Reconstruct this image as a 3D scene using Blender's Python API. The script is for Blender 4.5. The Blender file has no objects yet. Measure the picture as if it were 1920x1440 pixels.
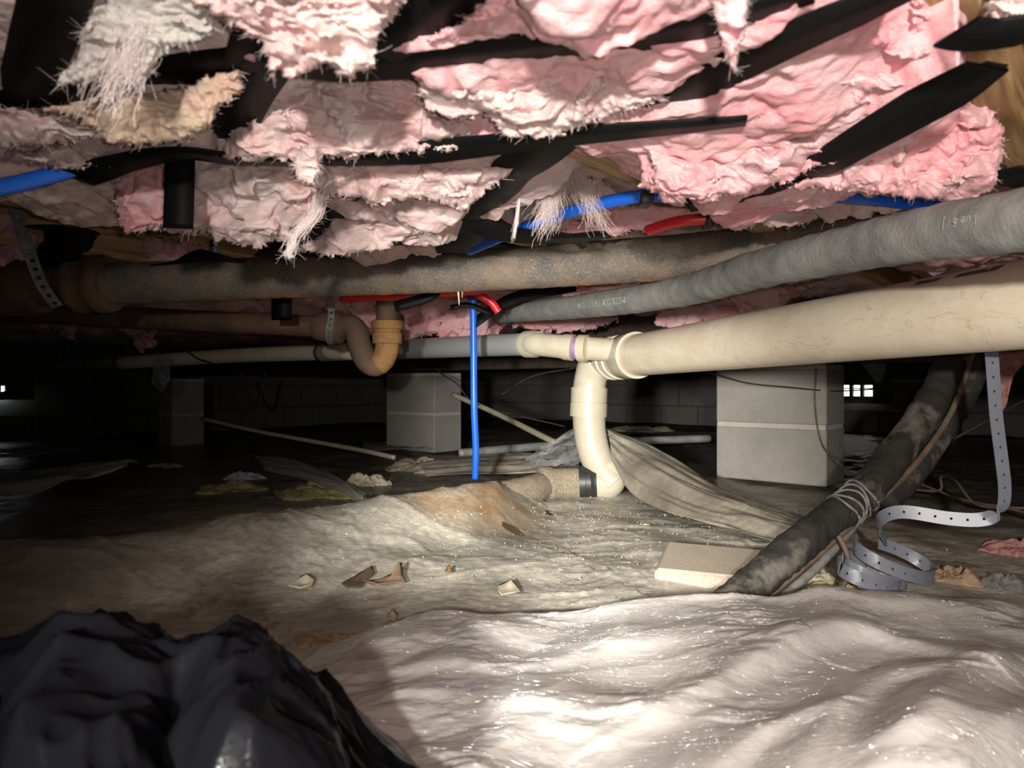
import bpy, math, random
import numpy as np
from mathutils import Matrix, Vector

# ------------------------------------------------------------------ camera, light, exposure
SC = bpy.context.scene
COL = SC.collection
F = 1331.0                       # focal length in pixels of the 1920 x 1440 frame
CAMZ = 0.36
cam_d = bpy.data.cameras.new('camera'); cam_d.sensor_width = 36.0
cam_d.lens = 36.0 * F / 1920.0; cam_d.clip_start = 0.01
cam_d.dof.use_dof = True; cam_d.dof.focus_distance = 1.5; cam_d.dof.aperture_fstop = 9.0
cam = bpy.data.objects.new('camera', cam_d); COL.objects.link(cam)
cam.location = (0, 0, CAMZ); cam.rotation_euler = (math.pi / 2, 0, 0)
SC.camera = cam

world = bpy.data.worlds.new('world'); SC.world = world; world.use_nodes = True
bgn = world.node_tree.nodes['Background']
bgn.inputs[0].default_value = (0.9, 0.85, 0.8, 1); bgn.inputs[1].default_value = 0.0

def spot(name, loc, target, energy, size_deg, blend, radius, color):
    l = bpy.data.lights.new(name, 'SPOT'); l.energy = energy; l.spot_size = math.radians(size_deg)
    l.spot_blend = blend; l.shadow_soft_size = radius; l.color = color
    o = bpy.data.objects.new(name, l); COL.objects.link(o); o.location = loc
    o.rotation_euler = (Vector(target) - Vector(loc)).to_track_quat('-Z', 'Y').to_euler()
    return o
# head lamp just over the lens, and a hand torch held low to the left of it
spot('head_lamp', (-0.04, -0.45, 0.46), (0.66, 1.5, 0.36), 104.0, 96, 1.0, 0.02, (1.0, 0.945, 0.87))
spot('hand_torch', (-0.32, -0.35, 0.40), (0.13, 1.80, 0.12), 400.0, 36, 1.0, 0.045, (1.0, 0.97, 0.90))
spot('hand_torch_core', (-0.32, -0.35, 0.40), (0.075, 0.95, 0.055), 50.0, 8.5, 1.0, 0.045, (0.93, 0.96, 1.0))
spot('lens_fill_light', (0.02, 0.0, 0.372), (0.10, 1.0, 0.37), 7.5, 130, 1.0, 0.006, (1.0, 0.95, 0.88))  # weak fill added beside the lens to lift the shadows
SC.view_settings.view_transform = 'Standard'; SC.view_settings.look = 'None'
SC.view_settings.gamma = 1.0; SC.view_settings.use_curve_mapping = False
SC.view_settings.exposure = 0.0

# ------------------------------------------------------------------ helpers
rng = np.random.default_rng(7); random.seed(7)
def U(px, py, d):
    return np.array([(px - 960.0) / F * d, d, CAMZ - (py - 720.0) / F * d])
def G(px, py, z):
    d = (z - CAMZ) * F / (720.0 - py)
    return np.array([(px - 960.0) / F * d, d, z])

_perm = np.random.default_rng(11).permutation(256); _perm = np.concatenate([_perm, _perm, _perm])
_g = np.random.default_rng(12).normal(size=(256, 3)); _g /= np.linalg.norm(_g, axis=1)[:, None]
def noise(P):
    P = np.asarray(P, float); sh = P.shape[:-1]; P = P.reshape(-1, 3)
    i = np.floor(P).astype(int); f = P - i; i &= 255
    w = f * f * f * (f * (f * 6 - 15) + 10)
    def g(dx, dy, dz):
        h = _perm[_perm[_perm[(i[:, 0] + dx) & 255] + ((i[:, 1] + dy) & 255)] + ((i[:, 2] + dz) & 255)]
        gr = _g[h]
        return gr[:, 0] * (f[:, 0] - dx) + gr[:, 1] * (f[:, 1] - dy) + gr[:, 2] * (f[:, 2] - dz)
    x0 = g(0,0,0) * (1 - w[:, 0]) + g(1,0,0) * w[:, 0]; x1 = g(0,1,0) * (1 - w[:, 0]) + g(1,1,0) * w[:, 0]
    x2 = g(0,0,1) * (1 - w[:, 0]) + g(1,0,1) * w[:, 0]; x3 = g(0,1,1) * (1 - w[:, 0]) + g(1,1,1) * w[:, 0]
    y0 = x0 * (1 - w[:, 1]) + x1 * w[:, 1]; y1 = x2 * (1 - w[:, 1]) + x3 * w[:, 1]
    return ((y0 * (1 - w[:, 2]) + y1 * w[:, 2]) * 1.6).reshape(sh)
def bil(P):
    n = noise(P); return np.sqrt(n * n + 0.012) - 0.11
def fbm(P, oct=3):
    s = 0; a = 1.0
    for k in range(oct):
        s = s + a * noise(P * 2 ** k + 13.7 * k); a *= 0.5
    return s

MESHLOC = {}
def recenter(V):
    lo = V.min(0); hi = V.max(0)
    return np.array([(lo[0] + hi[0]) / 2, (lo[1] + hi[1]) / 2, lo[2]])
def mesh_from(name, V, faces, smooth=True):
    me = bpy.data.meshes.new(name)
    if isinstance(faces, np.ndarray):
        n, k = faces.shape
        me.vertices.add(len(V)); me.vertices.foreach_set('co', np.ascontiguousarray(V, dtype=np.float32).ravel())
        me.loops.add(n * k); me.loops.foreach_set('vertex_index', np.ascontiguousarray(faces, dtype=np.int32).ravel())
        me.polygons.add(n); me.polygons.foreach_set('loop_start', np.arange(0, n * k, k, dtype=np.int32))
        me.polygons.foreach_set('loop_total', np.full(n, k, dtype=np.int32))
        me.update(calc_edges=True)
    else:
        me.from_pydata([tuple(map(float, v)) for v in V], [], [tuple(map(int, f)) for f in faces]); me.update()
    if smooth:
        me.polygons.foreach_set('use_smooth', np.ones(len(me.polygons), dtype=bool))
    return me
def put(name, me, mat, parent=None, loc=(0, 0, 0)):
    if mat is not None and len(me.materials) == 0: me.materials.append(mat)
    o = bpy.data.objects.new(name, me); COL.objects.link(o)
    L = np.array(loc, float)
    if parent is not None:
        o.parent = parent; o.location = tuple(L - MESHLOC.get(parent.name, np.zeros(3)))
    else:
        o.location = tuple(L)
    MESHLOC[o.name] = L
    return o
def mk(name, V, faces, mat, parent=None, smooth=True):
    V = np.asarray(V, float); c = recenter(V)
    return put(name, mesh_from(name, V - c, faces, smooth), mat, parent, c)
def thing(name, label, cat, loc, group=None):
    o = bpy.data.objects.new(name, None); COL.objects.link(o); o.location = tuple(loc)
    o.empty_display_size = 0.05
    MESHLOC[o.name] = np.array(loc, float)
    return tag(o, label, cat, group)
def tag(o, label=None, cat=None, group=None, kind=None):
    if label: o['label'] = label
    if cat: o['category'] = cat
    if group: o['group'] = group
    if kind: o['kind'] = kind
    return o

def join(parts):
    Vs = []; Fs = []; n = 0
    for V, Fc in parts:
        Vs.append(np.asarray(V, float)); Fs += [tuple(int(i) + n for i in f) for f in Fc]; n += len(V)
    return np.concatenate(Vs), Fs
def gridfaces(n, m, off=0, wrap=False):
    a = np.arange(n * m).reshape(n, m)
    if wrap: a = np.concatenate([a, a[:, :1]], 1)
    q = np.stack([a[:-1, :-1], a[:-1, 1:], a[1:, 1:], a[1:, :-1]], -1).reshape(-1, 4)
    return q + off
def smooth(pts, n):
    P = np.array(pts, float)
    if len(P) == 2:
        t = np.linspace(0, 1, n)[:, None]; return P[0] * (1 - t) + P[1] * t
    Q = np.concatenate([[2 * P[0] - P[1]], P, [2 * P[-1] - P[-2]]])
    u = np.linspace(0, len(P) - 1 - 1e-9, n); k = u.astype(int); t = (u - k)[:, None]
    a, b, c, d = Q[k], Q[k + 1], Q[k + 2], Q[k + 3]
    return 0.5 * (2 * b + (c - a) * t + (2 * a - 5 * b + 4 * c - d) * t ** 2 + (3 * b - a - 3 * c + d) * t ** 3)
def norm(v): return v / np.maximum(np.linalg.norm(v, axis=-1, keepdims=True), 1e-12)
def frames(P):
    T = norm(np.gradient(P, axis=0)); n = len(P)
    up = np.array([0, 0, 1.0]) if abs(T[0][2]) < 0.9 else np.array([1.0, 0, 0])
    N = np.zeros_like(P); v = up - T[0] * up.dot(T[0]); N[0] = v / np.linalg.norm(v)
    for i in range(1, n):
        v = N[i - 1] - T[i] * N[i - 1].dot(T[i]); N[i] = v / np.linalg.norm(v)
    return T, N, np.cross(T, N)
def tube(P, r, seg=20, cap=True, rough=0.0, rs=60.0):
    P = np.asarray(P, float); n = len(P); r = np.broadcast_to(np.asarray(r, float), (n,))
    T, N, B = frames(P)
    a = np.linspace(0, 2 * math.pi, seg, endpoint=False)
    ring = (np.cos(a)[None, :, None] * N[:, None, :] + np.sin(a)[None, :, None] * B[:, None, :])
    V = P[:, None, :] + ring * r[:, None, None]
    if rough: V = V + ring * (rough * fbm(V * rs, 2))[..., None]
    V = V.reshape(-1, 3); Fc = gridfaces(n, seg, 0, True).tolist()
    if cap:
        Fc.append(list(range(seg))[::-1]); Fc.append([(n - 1) * seg + k for k in range(seg)])
    return V, Fc
def lathe(A, B, prof, seg=28, rough=0.0):
    """prof: list of (fraction along A-B, radius); rings get hard steps"""
    A = np.array(A, float); B = np.array(B, float)
    P = np.array([A + (B - A) * f for f, _ in prof]); r = np.array([q for _, q in prof])
    T = norm(B - A); up = np.array([0, 0, 1.0]) if abs(T[2]) < 0.9 else np.array([1.0, 0, 0])
    N = norm(up - T * up.dot(T)); Bn = np.cross(T, N)
    a = np.linspace(0, 2 * math.pi, seg, endpoint=False)
    ring = np.cos(a)[:, None] * N + np.sin(a)[:, None] * Bn
    V = P[:, None, :] + ring[None] * r[:, None, None]
    if rough: V = V + ring[None] * (rough * fbm(V * 60, 2))[..., None]
    n = len(P); Fc = gridfaces(n, seg, 0, True).tolist()
    Fc.append(list(range(seg))[::-1]); Fc.append([(n - 1) * seg + k for k in range(seg)])
    return V.reshape(-1, 3), Fc
def ribbon(P, W, width, th):
    P = np.asarray(P, float); n = len(P); W = norm(np.broadcast_to(np.asarray(W, float), P.shape))
    T = norm(np.gradient(P, axis=0)); W = norm(W - T * (W * T).sum(1)[:, None]); Nn = np.cross(T, W)
    w = np.broadcast_to(np.asarray(width, float), (n,))[:, None] / 2
    V = np.stack([P - W * w + Nn * th / 2, P + W * w + Nn * th / 2, P + W * w - Nn * th / 2, P - W * w - Nn * th / 2], 1).reshape(-1, 3)
    Fc = gridfaces(n, 4, 0, True).tolist(); Fc.append([0, 1, 2, 3]); Fc.append([(n - 1) * 4 + k for k in (3, 2, 1, 0)])
    return V, Fc
def perforated(P, W, width, pitch, hr, th, name, mat, parent=None):
    P = np.asarray(P, float); W = norm(np.broadcast_to(np.asarray(W, float), P.shape))
    T = norm(np.gradient(P, axis=0)); W = norm(W - T * (W * T).sum(1)[:, None])
    L = np.concatenate([[0], np.cumsum(np.linalg.norm(np.diff(P, axis=0), axis=1))])
    nc = max(1, int(L[-1] / pitch)); pitch = L[-1] / nc
    def ev(u, v):
        p = np.array([np.interp(u, L, P[:, k]) for k in range(3)]); w = np.array([np.interp(u, L, W[:, k]) for k in range(3)])
        return p + w * v
    V = []; Fc = []
    for c in range(nc):
        u0 = c * pitch; h = pitch / 2; b = len(V)
        outer = [(-1,-1),(-.5,-1),(0,-1),(.5,-1),(1,-1),(1,0),(1,1),(.5,1),(0,1),(-.5,1),(-1,1),(-1,0)]
        for (x, y) in outer: V.append(ev(u0 + h + x * h, y * width / 2))
        for (x, y) in outer:
            a = math.atan2(y * width / 2, x * h); V.append(ev(u0 + h + hr * math.cos(a), hr * math.sin(a)))
        for k in range(12):
            k2 = (k + 1) % 12; Fc.append([b + k, b + k2, b + 12 + k2, b + 12 + k])
    bm_ = mesh_from(name, np.array(V) - recenter(np.array(V)), Fc, True); o = put(name, bm_, mat, parent, recenter(np.array(V)))
    wd = o.modifiers.new('weld', 'WELD'); wd.merge_threshold = 1e-5
    m = o.modifiers.new('solid', 'SOLIDIFY'); m.thickness = th; m.offset = 0
    es = o.modifiers.new('edge', 'EDGE_SPLIT'); es.split_angle = math.radians(50)
    return o
def box(c, ex, ey, ez, bev=0.0):
    """box centred at c with half-axis vectors"""
    c, ex, ey, ez = [np.array(v, float) for v in (c, ex, ey, ez)]
    if bev <= 0:
        V = [c + sx * ex + sy * ey + sz * ez for sz in (-1, 1) for sx, sy in ((-1,-1),(1,-1),(1,1),(-1,1))]
        return np.array(V), [[3,2,1,0],[4,5,6,7],[0,1,5,4],[1,2,6,5],[2,3,7,6],[3,0,4,7]]
    lx, ly, lz = [np.linalg.norm(v) for v in (ex, ey, ez)]
    V = []
    def sect(s, f):
        fx = 1 - bev / lx; fy = 1 - bev / ly
        return [(-fx, -s[1]), (fx, -s[1]), (s[0], -fy), (s[0], fy), (fx, s[1]), (-fx, s[1]), (-s[0], fy), (-s[0], -fy)]
    fz = 1 - bev / lz; ix = 1 - bev / lx; iy = 1 - bev / ly
    for z, s in ((-1, (ix, iy)), (-fz, (1, 1)), (fz, (1, 1)), (1, (ix, iy))):
        for (x, y) in sect(s, 0): V.append(c + x * ex + y * ey + z * ez)
    Fc = gridfaces(4, 8, 0, True).tolist(); Fc.append(list(range(8))[::-1]); Fc.append(list(range(24, 32)))
    return np.array(V), Fc

# ------------------------------------------------------------------ materials
def mat(name):
    m = bpy.data.materials.new(name); m.use_nodes = True
    nt = m.node_tree; return m, nt, nt.nodes['Principled BSDF']
def tex(nt, scale, detail=4, rough=0.55, stretch=None, kind='noise', dist=0.0, off=None):
    co = nt.nodes.new('ShaderNodeNewGeometry'); src = co.outputs['Position']
    if stretch or off:
        mp = nt.nodes.new('ShaderNodeMapping')
        if stretch: mp.inputs['Scale'].default_value = stretch
        if off: mp.inputs['Rotation'].default_value = off
        nt.links.new(src, mp.inputs[0]); src = mp.outputs[0]
    if kind == 'noise':
        t = nt.nodes.new('ShaderNodeTexNoise'); t.inputs['Detail'].default_value = detail
        t.inputs['Roughness'].default_value = rough; t.inputs['Distortion'].default_value = dist
    elif kind == 'voronoi':
        t = nt.nodes.new('ShaderNodeTexVoronoi')
    t.inputs['Scale'].default_value = scale
    nt.links.new(src, t.inputs['Vector'])
    return t.outputs[0]
def ramp(nt, src, stops):
    r = nt.nodes.new('ShaderNodeValToRGB'); e = r.color_ramp.elements
    while len(e) < len(stops): e.new(0.5)
    for k, (p, c) in enumerate(stops):
        e[k].position = p; e[k].color = (*c, 1) if len(c) == 3 else c
    nt.links.new(src, r.inputs[0]); return r.outputs[0]
def mixc(nt, f, a, b, mode='MIX'):
    n = nt.nodes.new('ShaderNodeMix'); n.data_type = 'RGBA'; n.blend_type = mode
    for s, v in ((n.inputs[0], f), (n.inputs[6], a), (n.inputs[7], b)):
        if hasattr(v, 'is_linked'): nt.links.new(v, s)
        elif isinstance(v, (int, float)): s.default_value = v
        else: s.default_value = (*v, 1)
    return n.outputs[2]
def bump(nt, bs, src, strength, dist=0.004, prev=None):
    b = nt.nodes.new('ShaderNodeBump'); b.inputs['Strength'].default_value = strength; b.inputs['Distance'].default_value = dist
    nt.links.new(src, b.inputs['Height'])
    if prev is not None: nt.links.new(prev, b.inputs['Normal'])
    nt.links.new(b.outputs[0], bs.inputs['Normal']); return b.outputs[0]
def simple(name, col, rough=0.5, metal=0.0, var=0.15, scale=30, bmp=0.15, spec=0.5, bscale=120, bdist=0.001):
    m, nt, b = mat(name)
    lo = tuple(c * (1 - var) for c in col); hi = tuple(min(1, c * (1 + var)) for c in col)
    nt.links.new(ramp(nt, tex(nt, scale), [(0.3, lo), (0.7, hi)]), b.inputs['Base Color'])
    b.inputs['Roughness'].default_value = rough; b.inputs['Metallic'].default_value = metal
    b.inputs['Specular IOR Level'].default_value = spec
    if bmp: bump(nt, b, tex(nt, bscale), bmp, bdist)
    return m

def insul(name, pale, pink, deep):
    m, nt, b = mat(name)
    c1 = ramp(nt, tex(nt, 9, 5, 0.6, dist=0.8), [(0.36, pale), (0.52, tuple((a + c) / 2 for a, c in zip(pale, pink))), (0.68, pink)])
    c2 = ramp(nt, tex(nt, 26, 4, 0.6, dist=1.2), [(0.55, (0, 0, 0)), (0.80, (1, 1, 1))])
    c = mixc(nt, c2, c1, deep)
    c3 = ramp(nt, tex(nt, 60, 4, 0.7, dist=2.0), [(0.5, (0, 0, 0)), (0.85, (0.55, 0.55, 0.55))])
    c = mixc(nt, c3, c, (0.72, 0.64, 0.60))
    nt.links.new(c, b.inputs['Base Color'])
    b.inputs['Roughness'].default_value = 0.95; b.inputs['Specular IOR Level'].default_value = 0.12
    b.inputs['Sheen Weight'].default_value = 0.08; b.inputs['Sheen Roughness'].default_value = 0.5
    b.inputs['Subsurface Weight'].default_value = 0.2; b.inputs['Subsurface Radius'].default_value = (1.0, 0.55, 0.5)
    b.inputs['Subsurface Scale'].default_value = 0.012
    p = bump(nt, b, tex(nt, 55, 6, 0.65, stretch=(0.55, 0.55, 1.6), dist=1.2), 0.5, 0.006)
    bump(nt, b, tex(nt, 330, 3, 0.7, stretch=(0.3, 0.6, 1.6), dist=1.5), 0.6, 0.0015, p)
    return m
M_PINK = insul('insulation_pink', (0.70, 0.455, 0.46), (0.71, 0.29, 0.315), (0.68, 0.21, 0.245))
M_PALE = insul('insulation_pale', (0.62, 0.50, 0.47), (0.62, 0.39, 0.375), (0.60, 0.30, 0.305))
M_WHITE = insul('insulation_white', (0.50, 0.47, 0.43), (0.50, 0.42, 0.39), (0.48, 0.37, 0.35))
M_TAN = insul('insulation_tan', (0.54, 0.42, 0.30), (0.52, 0.33, 0.26), (0.48, 0.25, 0.21))
M_FIBRE = simple('glass_fibre', (0.84, 0.70, 0.67), 0.8, 0, 0.1, 20, 0)

def strapmat():
    m, nt, b = mat('black_webbing')
    b.inputs['Base Color'].default_value = (0.006, 0.006, 0.007, 1)
    nt.links.new(ramp(nt, tex(nt, 900, 2), [(0.55, (0.003, 0.003, 0.0034)), (0.95, (0.022, 0.021, 0.02))]), b.inputs['Base Color'])
    b.inputs['Roughness'].default_value = 0.55; b.inputs['Specular IOR Level'].default_value = 0.12
    bump(nt, b, tex(nt, 500, 2), 0.5, 0.0008); return m
M_STRAP = strapmat()

def woodmat(name, a, b_, c_):
    m, nt, b = mat(name)
    rz = (0, 0, math.radians(49.4))
    g = tex(nt, 8, 5, 0.6, stretch=(1.0, 12, 12), dist=1.0, off=None)
    co = nt.nodes.new('ShaderNodeNewGeometry'); mp = nt.nodes.new('ShaderNodeMapping'); mp.vector_type = 'POINT'
    mp.inputs['Rotation'].default_value = (0, 0, -math.radians(49.4)); mp.inputs['Scale'].default_value = (1, 1, 1)
    mp2 = nt.nodes.new('ShaderNodeMapping'); mp2.inputs['Scale'].default_value = (0.8, 10, 10)
    nt.links.new(co.outputs['Position'], mp.inputs[0]); nt.links.new(mp.outputs[0], mp2.inputs[0])
    t = nt.nodes.new('ShaderNodeTexNoise'); t.inputs['Scale'].default_value = 6; t.inputs['Detail'].default_value = 6
    t.inputs['Distortion'].default_value = 1.2; nt.links.new(mp2.outputs[0], t.inputs['Vector'])
    nt.links.new(ramp(nt, t.outputs[0], [(0.3, a), (0.5, b_), (0.72, c_)]), b.inputs['Base Color'])
    b.inputs['Roughness'].default_value = 0.75; bump(nt, b, t.outputs[0], 0.3, 0.003); return m
M_WOOD = woodmat('joist_wood', (0.20, 0.11, 0.045), (0.38, 0.23, 0.10), (0.50, 0.34, 0.17))
M_BEAM = woodmat('beam_wood', (0.03, 0.02, 0.014), (0.06, 0.04, 0.028), (0.09, 0.06, 0.04))
M_SUB = simple('subfloor', (0.16, 0.11, 0.07), 0.9, 0, 0.4, 12)

def rust(name, base, dark, fleck, orange, fl=0.62, orr=0.66, drip=False):
    m, nt, b = mat(name)
    c = ramp(nt, tex(nt, 14, 6, 0.65), [(0.35, dark), (0.62, base)])
    c = mixc(nt, ramp(nt, tex(nt, 260, 5, 0.75), [(fl - 0.10, (0, 0, 0)), (fl + 0.08, (1, 1, 1))]), c, fleck)
    c = mixc(nt, ramp(nt, tex(nt, 22, 5, 0.7), [(orr, (0, 0, 0)), (orr + 0.12, (1, 1, 1))]), c, orange)
    if drip:    # rust weeping along the underside of the pipe
        g = nt.nodes.new('ShaderNodeNewGeometry'); sp = nt.nodes.new('ShaderNodeSeparateXYZ'); nt.links.new(g.outputs['Normal'], sp.inputs[0])
        mr = nt.nodes.new('ShaderNodeMapRange'); mr.inputs[1].default_value = -0.78; mr.inputs[2].default_value = -1.0; nt.links.new(sp.outputs[2], mr.inputs[0])
        f = mixc(nt, 1.0, mr.outputs[0], ramp(nt, tex(nt, 30, 5, 0.7), [(0.50, (0, 0, 0)), (0.64, (1, 1, 1))]), 'MULTIPLY')
        c = mixc(nt, f, c, (0.40, 0.18, 0.035))
    nt.links.new(c, b.inputs['Base Color'])
    b.inputs['Roughness'].default_value = 0.62; b.inputs['Specular IOR Level'].default_value = 0.35
    p = bump(nt, b, tex(nt, 150, 5, 0.75), 0.7, 0.003)
    return m
M_IRON = rust('rusty_cast_iron', (0.18, 0.135, 0.100), (0.080, 0.082, 0.078), (0.34, 0.27, 0.20), (0.36, 0.15, 0.03), 0.62, 0.68, True)
M_IRON2 = rust('brown_cast_iron', (0.17, 0.095, 0.055), (0.07, 0.05, 0.038), (0.25, 0.17, 0.11), (0.45, 0.20, 0.03), 0.66, 0.68)
M_TRAP = rust('trap_rust', (0.17, 0.105, 0.070), (0.14, 0.09, 0.065), (0.22, 0.14, 0.09), (0.30, 0.14, 0.05), 0.68, 0.70)
M_TRAPOR = rust('trap_orange_rust', (0.33, 0.165, 0.055), (0.20, 0.11, 0.05), (0.46, 0.27, 0.10), (0.40, 0.18, 0.04), 0.60, 0.62)
M_BURIED = rust('dusty_buried_iron', (0.30, 0.24, 0.17), (0.17, 0.13, 0.10), (0.48, 0.41, 0.30), (0.34, 0.19, 0.10), 0.52, 0.70)

def pvcmat(name, col, stain, amt, rough=0.32):
    m, nt, b = mat(name)
    c = ramp(nt, tex(nt, 10, 6, 0.7, dist=0.6), [(0.5 - amt * .5, col), (0.85, stain)])
    s = ramp(nt, tex(nt, 40, 6, 0.8, stretch=(1, 1, 0.5), dist=1.5), [(0.62, (0, 0, 0)), (0.80, (0.6 * amt, 0.6 * amt, 0.6 * amt))])
    c = mixc(nt, s, c, (0.30, 0.20, 0.10))
    l = ramp(nt, tex(nt, 6, 3, 0.5, stretch=(1.5, 1.2, 4.0), dist=2.2), [(0.488, (0, 0, 0)), (0.497, (0.5 * amt, 0.5 * amt, 0.5 * amt)), (0.506, (0, 0, 0))])
    c = mixc(nt, l, c, (0.28, 0.20, 0.11))
    nt.links.new(c, b.inputs['Base Color']); b.inputs['Roughness'].default_value = rough
    bump(nt, b, tex(nt, 60, 3), 0.05, 0.001); return m
M_PVC = pvcmat('white_pvc', (0.84, 0.78, 0.65), (0.60, 0.47, 0.33), 0.85)
M_PVCF = pvcmat('white_pvc_fitting', (0.58, 0.56, 0.475), (0.46, 0.38, 0.25), 0.7, 0.38)
M_PVCG = pvcmat('grey_pvc', (0.25, 0.265, 0.27), (0.22, 0.215, 0.20), 0.25, 0.4)
M_PURPLE = simple('purple_primer', (0.30, 0.20, 0.34), 0.4, 0, 0.3, 40)
M_RUBBER = simple('black_rubber', (0.03, 0.03, 0.03), 0.45, 0, 0.3, 30, 0.2)
M_PRINT = simple('dark_print', (0.04, 0.03, 0.07), 0.6, 0, 0.1, 30, 0)
M_PRINTW = simple('pale_print', (0.36, 0.36, 0.34), 0.7, 0, 0.2, 200, 0)
def foam(name, a, b_, dust, amt, fs=260):
    m, nt, b = mat(name)
    c = ramp(nt, tex(nt, 16, 5, 0.65), [(0.35, a), (0.68, b_)])
    c = mixc(nt, ramp(nt, tex(nt, fs, 4, 0.75), [(0.60, (0, 0, 0)), (0.78, (1, 1, 1))]), c, dust)
    c = mixc(nt, ramp(nt, tex(nt, 12, 4, 0.6), [(0.53, (0, 0, 0)), (0.64, (amt, amt, amt))]), c, dust)
    nt.links.new(c, b.inputs['Base Color']); b.inputs['Roughness'].default_value = 0.7
    b.inputs['Specular IOR Level'].default_value = 0.3
    bump(nt, b, tex(nt, 190, 4, 0.7, stretch=(1, 1, 0.6)), 0.6, 0.003); return m
M_FOAM = foam('grey_foam', (0.135, 0.137, 0.130), (0.235, 0.235, 0.222), (0.32, 0.30, 0.27), 0.2)
M_LINE = foam('dusty_black_foam', (0.020, 0.019, 0.017), (0.045, 0.042, 0.038), (0.30, 0.27, 0.22), 0.5, 620)
M_BLUE = simple('blue_pex', (0.012, 0.12, 0.62), 0.35, 0, 0.08, 20, 0)
M_RED = simple('red_pex', (0.62, 0.02, 0.025), 0.35, 0, 0.08, 20, 0)
M_GALV = simple('galvanised_metal', (0.30, 0.31, 0.30), 0.5, 0.5, 0.35, 60, 0.2)
M_CONDUIT = simple('dull_pipe', (0.28, 0.28, 0.27), 0.5, 0.2, 0.3, 20, 0.1)
M_BAND = simple('grey_plastic_strap', (0.195, 0.207, 0.245), 0.38, 0, 0.08, 20, 0.04)
M_CREAM = simple('cream_tube', (0.50, 0.45, 0.33), 0.45, 0, 0.15, 20, 0.1)
M_WIRE = simple('dark_wire', (0.03, 0.027, 0.025), 0.6, 0, 0.3, 30, 0.1)
M_BROWNW = simple('brown_wire', (0.16, 0.11, 0.075), 0.6, 0, 0.3, 30, 0.1)
M_GREYW = simple('grey_cable', (0.20, 0.19, 0.175), 0.6, 0, 0.35, 60, 0.15)

def blockmat(name, a, b_):
    m, nt, b = mat(name)
    c = ramp(nt, tex(nt, 5, 6, 0.65), [(0.3, a), (0.7, b_)])
    c = mixc(nt, ramp(nt, tex(nt, 240, 3, 0.7), [(0.52, (0, 0, 0)), (0.72, (0.65, 0.65, 0.65))]), c, tuple(x * 0.55 for x in a))
    nt.links.new(c, b.inputs['Base Color']); b.inputs['Roughness'].default_value = 0.95; b.inputs['Specular IOR Level'].default_value = 0.1
    bump(nt, b, tex(nt, 220, 4, 0.7), 0.6, 0.002); return m
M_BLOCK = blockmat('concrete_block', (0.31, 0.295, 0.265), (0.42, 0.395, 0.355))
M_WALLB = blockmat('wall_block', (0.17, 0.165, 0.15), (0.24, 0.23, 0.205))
M_MORTAR = blockmat('mortar', (0.50, 0.47, 0.42), (0.60, 0.57, 0.50))
M_SOIL = blockmat('soil', (0.10, 0.070, 0.048), (0.20, 0.145, 0.10))
M_PAVER = blockmat('paver', (0.42, 0.36, 0.285), (0.50, 0.43, 0.35))
M_DEBRIS = simple('pale_debris', (0.55, 0.49, 0.36), 0.95, 0, 0.25, 60, 0.4)
M_YELLOW = simple('yellow_foam', (0.60, 0.50, 0.20), 0.9, 0, 0.3, 70, 0.4)
M_GREENY = simple('yellow_green_batt', (0.24, 0.225, 0.085), 0.95, 0, 0.4, 60, 0.6, bdist=0.004)
M_PAPER = simple('brown_paper', (0.34, 0.23, 0.14), 0.85, 0, 0.3, 40, 0.3)
M_CARD = simple('dusty_cardboard', (0.34, 0.29, 0.21), 0.95, 0, 0.25, 40, 0.3)
M_REDRAG = simple('red_scrap', (0.30, 0.02, 0.03), 0.8, 0, 0.2, 40, 0.2)
M_PINKSC = simple('pink_scrap', (0.46, 0.22, 0.20), 0.85, 0, 0.3, 60, 0.4, bdist=0.004)

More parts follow.
